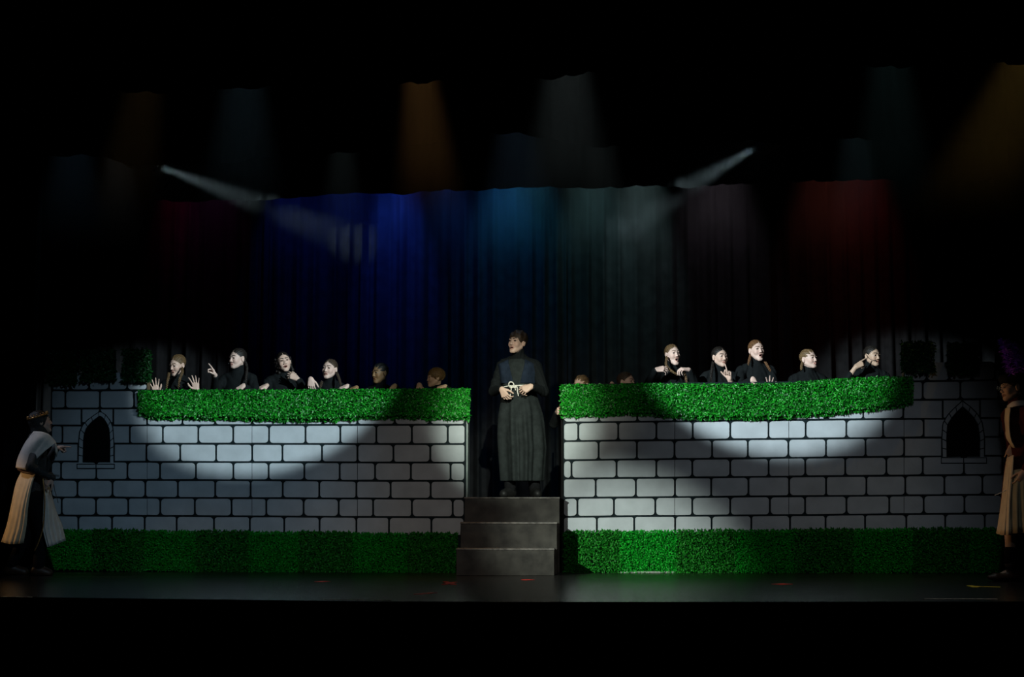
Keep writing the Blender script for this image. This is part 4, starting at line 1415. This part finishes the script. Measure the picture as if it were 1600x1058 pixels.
# the man on the steps
fy = 0.40
fr = person('man in long charcoal robe with white rope belt standing atop the black steps', at(808, 535, fy), -36, 6, -2, 0.35, 'light', 'tousled', 'brown',
            [('R', at(787, 614, fy - 0.24), (0.42, -0.25, -0.86), (0.45, 0.75, 0.1), 'clasp'), ('L', at(823.5, 607, fy - 0.26), (-0.86, -0.15, -0.45), (-0.15, 0.85, -0.45), 'clasp')],
            ground=0.775, torso_yaw=-6, s=1.06, lean=(0.02, 0.03), fine=0.0036,
            feet=[(at(797, 764, fy - 0.02), at(787, 772, fy - 0.12)), (at(836, 765, fy + 0.02), at(840, 772, fy - 0.12))])
root = fr['root']
zt, zb = float(fr['nb'][2]) - 0.06, float(at(810, 752, fy)[2])
ctr = [(zt + 0.06, at(809, 560, fy)[0], 0.08, 0.07), (zt, at(809, 566, fy)[0], 0.205, 0.11), (float(at(0, 585, fy)[2]), at(809, 585, fy)[0], 0.195, 0.145), (float(at(0, 604, fy)[2]), at(809, 604, fy)[0], 0.175, 0.145),
       (float(at(0, 650, fy)[2]), at(812, 650, fy)[0], 0.236, 0.24), (float(at(0, 700, fy)[2]), at(815, 700, fy)[0], 0.242, 0.26), (zb, at(815, 752, fy)[0], 0.215, 0.23)][::-1]
cz = [c[0] for c in ctr]
def robe(X_, Y_, Z_):
    x0, rx, ry = np.interp(Z_, cz, [c[1] for c in ctr]), np.interp(Z_, cz, [c[2] for c in ctr]), np.interp(Z_, cz, [c[3] for c in ctr])
    x, y = X_ - x0, Y_ - (fy + 0.03)
    th = np.arctan2(x / rx, -y / ry)
    q = np.sqrt((x / rx) ** 2 + (y / ry) ** 2)
    low = np.clip((zt - 0.25 - Z_) / 0.5, 0, 1)
    d = (q - 1) * np.minimum(rx, ry) * 0.8 + (0.004 + 0.014 * low) * np.sin(7 * th + 1.8 * low + 1.6 * np.sin(2 * th + 0.6)) + 0.007 * low * np.sin(17 * th + 2.5 * np.sin(3 * th))
    d = np.maximum(d, zb - Z_)
    return np.maximum(d, Z_ - zt - 0.055)
sdf_part('robe', [('add', 0, np.array([at(760, 600, fy)[0], fy - 0.30, zb - 0.02]), np.array([at(865, 600, fy)[0], fy + 0.35, zt + 0.08]), robe)], M['robe'], root, 0.0075)
zw = float(at(0, 600, fy)[2])
def vest(X_, Y_, Z_):
    x0 = np.interp(Z_, cz, [c[1] for c in ctr])
    gap = 0.035 + 0.05 * np.clip((Z_ - zw) / (zt - zw), 0, 1)
    d = np.maximum(robe(X_, Y_, Z_) - 0.009, zw - Z_)
    return np.maximum(d, gap - np.abs(X_ - x0 + 0.012))
sdf_part('vest', [('add', 0, np.array([at(760, 600, fy)[0], fy - 0.30, zw - 0.02]), np.array([at(865, 600, fy)[0], fy + 0.35, zt + 0.09]), vest)], M['yoke_cloth'], root, 0.0065)
wz = float(at(0, 604, fy)[2])
ring = [np.array([np.interp(wz, cz, [c[1] for c in ctr]) + 0.186 * math.sin(a), fy + 0.03 - 0.156 * math.cos(a), wz + 0.01 * math.sin(a)]) for a in np.linspace(0, 2 * math.pi, 48)]
belt = tube('rope_belt', ring, 0.0075, M['rope'], root)
kx, ky = 799, fy - 0.145
K = lambda px, py, d=0.0: at(px, py, ky - d)
tube('knot_loop', smooth_path([K(797, 606), K(795, 602, 0.01), K(796, 598, 0.01), K(799, 597, 0.01), K(802, 599, 0.01), K(803, 603, 0.02), K(800, 606, 0.02), K(797, 605, 0.01)], 6), 0.0068, M['rope'], belt)
tube('knot', smooth_path([K(797, 603, 0.01), K(800, 605, 0.02), K(803, 604, 0.01), K(806, 603, 0.01), K(805, 606, 0.02), K(800, 603, 0.025)], 6), 0.0085, M['rope'], belt)
tube('rope_tail', smooth_path([K(799, 605, 0.02), K(798.5, 610, 0.03), K(797.5, 617, 0.05), K(796.5, 624, 0.05)], 6), 0.0062, M['rope'], belt)
tube('rope_tail', smooth_path([K(805, 604, 0.015), K(808, 605, 0.02), K(808.5, 611, 0.03), K(810, 619, 0.04)], 6), 0.0062, M['rope'], belt)
tube('rope_tail', smooth_path([K(803, 604, 0.02), K(805, 607, 0.02), K(805.5, 610, 0.03)], 6), 0.0062, M['rope'], belt)


# ------------------------------------------------------------------ the two players at the sides
def sheet(name, rows, material, parent, thick=0.006, n_u=10, n_v=5, ripple=0.0):
    """cloth: each row a few photograph spots with depths, lofted"""
    R_ = []
    for r in rows:
        R_.append(smooth_path([at(px, py, y) for px, py, y in r], n_u))
    cols = len(R_[0])
    G_ = [smooth_path([R_[j][i] for j in range(len(R_))], n_v) for i in range(cols)]
    nr = len(G_[0])
    V = []
    for j in range(nr):
        for i in range(cols):
            p = np.array(G_[i][j])
            if ripple:
                p = p + np.array([0, 1, 0]) * ripple * (j / nr) * math.sin(i * 0.9)
            V.append(p)
    Fc = [(j * cols + i, (j + 1) * cols + i, (j + 1) * cols + i + 1, j * cols + i + 1) for j in range(nr - 1) for i in range(cols - 1)]
    o = mesh(name, V, Fc, material, parent, True)
    m = o.modifiers.new('thick', 'SOLIDIFY')
    m.thickness = thick
    m.offset = 0
    return o


ky = -0.58
KP = lambda px, py, d=0.0: at(px, py, ky + d)
kn = person('knight in a white tabard and gold headband striding in at the far left, pointing right', KP(64, 659), 118, 12, 0, 0.3, 'light', 'crop', 'dark',
            [('L', KP(95, 700, 0.18), (1, 0.05, 0.05), (0.0, -0.3, -0.9), 'point'), ('R', KP(76, 752, -0.22), (-0.6, -0.1, -0.6), (0.3, 0.9, -0.2), 'relaxed')],
            ground=0.0, torso_yaw=120, s=0.98, lean=(-0.03, 0.0), sleeves='mail', hip=KP(52, 776, 0.0), cuff=0.0, shoes='brown_shoe',
            feet=[(KP(60, 886, -0.06), KP(76, 896, -0.03)), (KP(18, 884, 0.10), KP(38, 894, 0.12))], neck_top=0.05)
root = kn['root']
# coif that covers hair and neck, and the gold band
Hk, Rk = kn['H'], kn['R']
def coif(X_, Y_, Z_):
    x, y, z = to_local(X_, Y_, Z_, Rk, Hk, 0.98)
    d = f_ell(x, y, z, (0, 0.024, 0.028), (0.086, 0.104, 0.092))
    d = smin(d, f_cap(x, y, z, (0, 0.035, 0.0), (0, 0.035, -0.16), 0.075, 0.085), 0.03)
    d = smax(d, -f_ell(x, y, z, (0, -0.100, -0.030), (0.066, 0.078, 0.092)), 0.006)
    return d * 0.98
sdf_part('coif', [('add', 0, Hk - 0.24, Hk + 0.17, coif)], M['mail'], root, 0.006)
ring = []
for a in np.linspace(0, 2 * math.pi, 40):
    ring.append(Hk + Rk @ (np.array([0.089 * math.sin(a), 0.022 - 0.104 * math.cos(a), 0.058 + 0.012 * math.cos(a)]) * 0.98))
bnd = tube('headband', ring, 0.009, M['gold'], root)
for k in range(0, 39, 2):
    o_ = ring[k]
    tube('headband_ornament', [o_, o_ + Rk @ np.array([0, 0, 0.028])], [0.010, 0.003], M['gold'], bnd, 6)
sheet('tabard_upper', [[(53, 674, ky - 0.12), (66, 675, ky - 0.26), (78, 680, ky - 0.28), (88, 692, ky - 0.24)],
                       [(42, 688, ky - 0.04), (56, 685, ky - 0.27), (70, 688, ky - 0.30), (83, 695, ky - 0.28)],
                       [(34, 702, ky - 0.04), (46, 699, ky - 0.25), (60, 702, ky - 0.29), (69, 706, ky - 0.30)],
                       [(27, 719, ky - 0.04), (38, 718, ky - 0.20), (50, 719, ky - 0.26), (54, 721, ky - 0.27)],
                       [(25, 731, ky - 0.04), (34, 733, ky - 0.18), (42, 735, ky - 0.22), (46, 736, ky - 0.24)]], M['tabard'], root)
sheet('tabard_front_edge', [[(83, 687, ky - 0.16), (86, 690, ky - 0.10), (88, 694, ky - 0.02)], [(86, 697, ky - 0.12), (89, 701, ky - 0.06), (90, 704, ky + 0.02)], [(87, 708, ky - 0.06), (88.5, 711, ky - 0.02), (88, 714, ky + 0.04)]], M['tabard'], root)
sheet('tabard_back', [[(33, 738, ky + 0.01), (44, 738, ky - 0.13), (52, 738, ky - 0.20), (57, 738, ky - 0.22)],
                      [(25, 756, ky + 0.03), (37, 757, ky - 0.14), (45, 757, ky - 0.22), (50, 757, ky - 0.24)],
                      [(18, 788, ky + 0.04), (29, 789, ky - 0.13), (37, 789, ky - 0.22), (44, 789, ky - 0.24)],
                      [(11, 820, ky + 0.05), (22, 821, ky - 0.11), (32, 821, ky - 0.20), (41, 821, ky - 0.22)],
                      [(2, 847, ky + 0.07), (14, 850, ky - 0.09), (24, 850, ky - 0.18), (36, 849, ky - 0.20)]], M['cream'], root, ripple=0.015)
sheet('tabard_front', [[(65, 742, ky - 0.19), (68, 743, ky - 0.17), (71, 743, ky - 0.12), (73, 744, ky - 0.05)],
                       [(68, 765, ky - 0.20), (72, 766, ky - 0.17), (76, 767, ky - 0.10), (79, 768, ky - 0.02)],
                       [(68, 795, ky - 0.20), (75, 796, ky - 0.17), (82, 797, ky - 0.08), (87, 798, ky + 0.02)],
                       [(67, 825, ky - 0.19), (76, 826, ky - 0.16), (87, 823, ky - 0.06), (96, 820, ky + 0.05)],
                       [(74, 855, ky - 0.17), (82, 853, ky - 0.14), (92, 849, ky - 0.04), (102, 845, ky + 0.08)]], M['tabard'], root, ripple=0.02)
tube('belt', smooth_path([KP(29, 733, 0.09), KP(36, 737, -0.09), KP(45, 739, -0.18), KP(55, 741, -0.21), KP(66, 742, -0.20), KP(76, 742, -0.10), KP(80, 740, 0.08), KP(60, 738, 0.20), KP(34, 734, 0.16)], 6), 0.014, M['belt'], root)
tube('cord', smooth_path([KP(66, 744, -0.21), KP(69, 765, -0.215), KP(70, 790, -0.215), KP(67, 825, -0.21), KP(60, 848, -0.21), KP(54, 861, -0.20)], 6), 0.006, M['gold'], root)
tube('strap', smooth_path([KP(84, 757, -0.22), KP(86, 768, -0.20), KP(91, 786, -0.16)], 5), 0.003, M['belt'], root, 6)

ry_ = -1.62
RP = lambda px, py, d=0.0: at(px, py, ry_ + d)
mn = person('man in purple plumed black cap and cream coat entering from the far right', RP(1581, 605), -82, -4, 0, 0.0, 'tan', 'crop', 'dark',
            [('R', RP(1580, 705, -0.02), (-0.35, -0.2, -0.9), (0.3, 0.9, 0), 'relaxed')], ground=0.0, torso_yaw=-78, s=1.10, lean=(0.035, 0.0), sleeves='maroon', hip=RP(1598, 728), cuff=0.02,
            trousers=None, shoes=None, feet=[(RP(1579, 889, 0.0), RP(1556, 902, -0.02)), (RP(1632, 889, 0.12), RP(1612, 902, 0.12))], neck_top=0.0)
root = mn['root']
for kx_ in ('legR', 'legL'):
    hj, kn_, an, toe = mn[kx_]
    heel = an + np.array([0.06, 0, -an[2] + 0.045])
    sdf_part('boot', [cap(an + np.array([0, 0, 0.035]), an, 0.052, 0.050, 0.02), cap(heel, toe, 0.045, 0.036, 0.04), cap(toe, toe + (toe - heel) * np.array([0.3, 0.3, 0]), 0.036, 0.020, 0.02),
                      ('cut', 0.003, np.array([-9.0, -9, -0.1]), np.array([9.0, 9, 0.0]), lambda X_, Y_, Z_: Z_ + 0 * X_ + 0 * Y_)], M['brown_shoe'], root, 0.008)
    sdf_part('sock', [cap(an + (kn_ - an) * 0.34, an, 0.058, 0.052, 0.02)], M['trouser'], root, 0.010)
    sdf_part('breeches', [cap(hj, kn_ + (hj - kn_) * 0.1, 0.125, 0.10, 0.03)], M['maroon'], root, 0.014)
# open cream coat over the tunic, and its flared skirt
sheet('collar', [[(1574, 634, ry_ - 0.02), (1582, 628, ry_ - 0.10), (1592, 626, ry_ - 0.12), (1604, 626, ry_ - 0.10)], [(1572, 642, ry_ - 0.03), (1583, 636, ry_ - 0.15), (1594, 634, ry_ - 0.18), (1608, 634, ry_ - 0.16)]], M['tabard'], root)
sheet('coat_front', [[(1571, 638, ry_ + 0.06), (1574, 637, ry_ - 0.06), (1579, 636, ry_ - 0.13)], [(1570, 660, ry_ + 0.07), (1573, 660, ry_ - 0.07), (1577, 659, ry_ - 0.14)],
                     [(1572, 682, ry_ + 0.07), (1575, 683, ry_ - 0.07), (1579, 684, ry_ - 0.14)], [(1579, 697, ry_ + 0.06), (1582, 699, ry_ - 0.07), (1586, 700, ry_ - 0.13)]], M['cream'], root)
sheet('coat_skirt', [[(1573, 716, ry_ + 0.05), (1577, 714, ry_ - 0.08), (1581, 712, ry_ - 0.14), (1584, 711, ry_ - 0.17)],
                     [(1569, 745, ry_ + 0.04), (1573, 745, ry_ - 0.09), (1578, 745, ry_ - 0.16), (1582, 744, ry_ - 0.19)],
                     [(1564, 790, ry_ + 0.04), (1569, 790, ry_ - 0.09), (1574, 790, ry_ - 0.17), (1579, 790, ry_ - 0.20)],
                     [(1557, 834, ry_ + 0.04), (1564, 836, ry_ - 0.09), (1571, 836, ry_ - 0.17), (1580, 834, ry_ - 0.21)]], M['cream'], root, ripple=0.03, n_u=8)
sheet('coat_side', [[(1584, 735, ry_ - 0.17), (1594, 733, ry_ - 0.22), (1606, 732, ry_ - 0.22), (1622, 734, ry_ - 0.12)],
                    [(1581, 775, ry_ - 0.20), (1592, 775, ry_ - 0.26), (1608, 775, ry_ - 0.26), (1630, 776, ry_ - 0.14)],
                    [(1580, 834, ry_ - 0.22), (1593, 833, ry_ - 0.28), (1611, 833, ry_ - 0.28), (1638, 832, ry_ - 0.14)]], M['cream_shaded'], root, ripple=0.03, n_u=8)  # same coat, shaded side painted darker than the lit panels
tube('tie_string', smooth_path([RP(1572, 766, -0.12), RP(1562, 771, -0.10), RP(1554, 774, -0.08)], 5), 0.0035, M['rope'], root, 6)
capc = mn['H'] + mn['R'] @ np.array([0, 0.02, 0.075])
def hat(X_, Y_, Z_):
    x, y, z = to_local(X_, Y_, Z_, mn['R'], mn['H'], 1.10)
    d = f_ell(x, y, z, (0, 0.03, 0.075), (0.115, 0.135, 0.050))
    d = smin(d, f_ell(x, y, z, (0, 0.02, 0.045), (0.092, 0.112, 0.030)), 0.02)
    return d + 0.003 * np.sin(60 * x) * np.sin(50 * y)
hatp = sdf_part('cap', [('add', 0, capc - 0.24, capc + 0.24, hat)], M['black'], root, 0.009)
# plume: a curved quill with barbs on both sides
for qi, (pts, cl) in enumerate([([(1582, 590, -0.06), (1576, 566, -0.10), (1570, 545, -0.12), (1563, 530, -0.12)], 0.085), ([(1592, 590, -0.04), (1590, 565, -0.08), (1582, 545, -0.10), (1574, 532, -0.10)], 0.085), ([(1606, 596, -0.02), (1602, 572, -0.06), (1594, 550, -0.08), (1584, 536, -0.08)], 0.09)]):
    quill = smooth_path([RP(a, b, c) for a, b, c in pts], 16)
    r = np.random.default_rng(20 + qi)
    V, Fc = [], []
    for i in range(2, len(quill)):
        t = nz(quill[i] - quill[i - 1])
        for k in range(10):
            an = r.uniform(0, 2 * math.pi)
            sd = nz(np.cross(t, [math.cos(an), math.sin(an), 0.2]))
            d = nz(sd * 0.75 + t * r.uniform(0.1, 0.7) + np.array([0, 0, -0.12]))
            ln = cl * r.uniform(0.5, 1.1) * (0.55 + 0.45 * math.sin(math.pi * min(1, i / len(quill) + 0.15)))
            wv = nz(np.cross(d, r.normal(size=3))) * 0.0022
            p0, p1, p2 = quill[i], quill[i] + d * ln * 0.55, quill[i] + d * ln - np.array([0, 0, ln * 0.2])
            o0 = len(V)
            V += [p0 - wv, p0 + wv, p1 - wv, p1 + wv, p2]
            Fc += [(o0, o0 + 1, o0 + 3, o0 + 2), (o0 + 2, o0 + 3, o0 + 4)]
    f_ = mesh('feather', V, Fc, M['purple'], hatp)
    f_['kind'] = 'stuff'
# wire spectacles
Hm, Rm = mn['H'], mn['R']
for sx in (-1, 1):
    c0 = np.array([sx * 0.031, -0.108, 0.0])
    rg = [Hm + Rm @ ((c0 + np.array([0.021 * math.cos(a), 0, 0.017 * math.sin(a)])) * 1.10) for a in np.linspace(0, 2 * math.pi, 18)]
    gl = tube('spectacles', rg, 0.0018, M['wire'], root, 6) if sx < 0 else tube('spectacle_rim', rg, 0.0018, M['wire'], gl, 6)
    tube('temple', [Hm + Rm @ (np.array([sx * 0.052, -0.106, 0.002]) * 1.10), Hm + Rm @ (np.array([sx * 0.082, 0.01, 0.006]) * 1.10)], 0.0016, M['wire'], gl, 6)
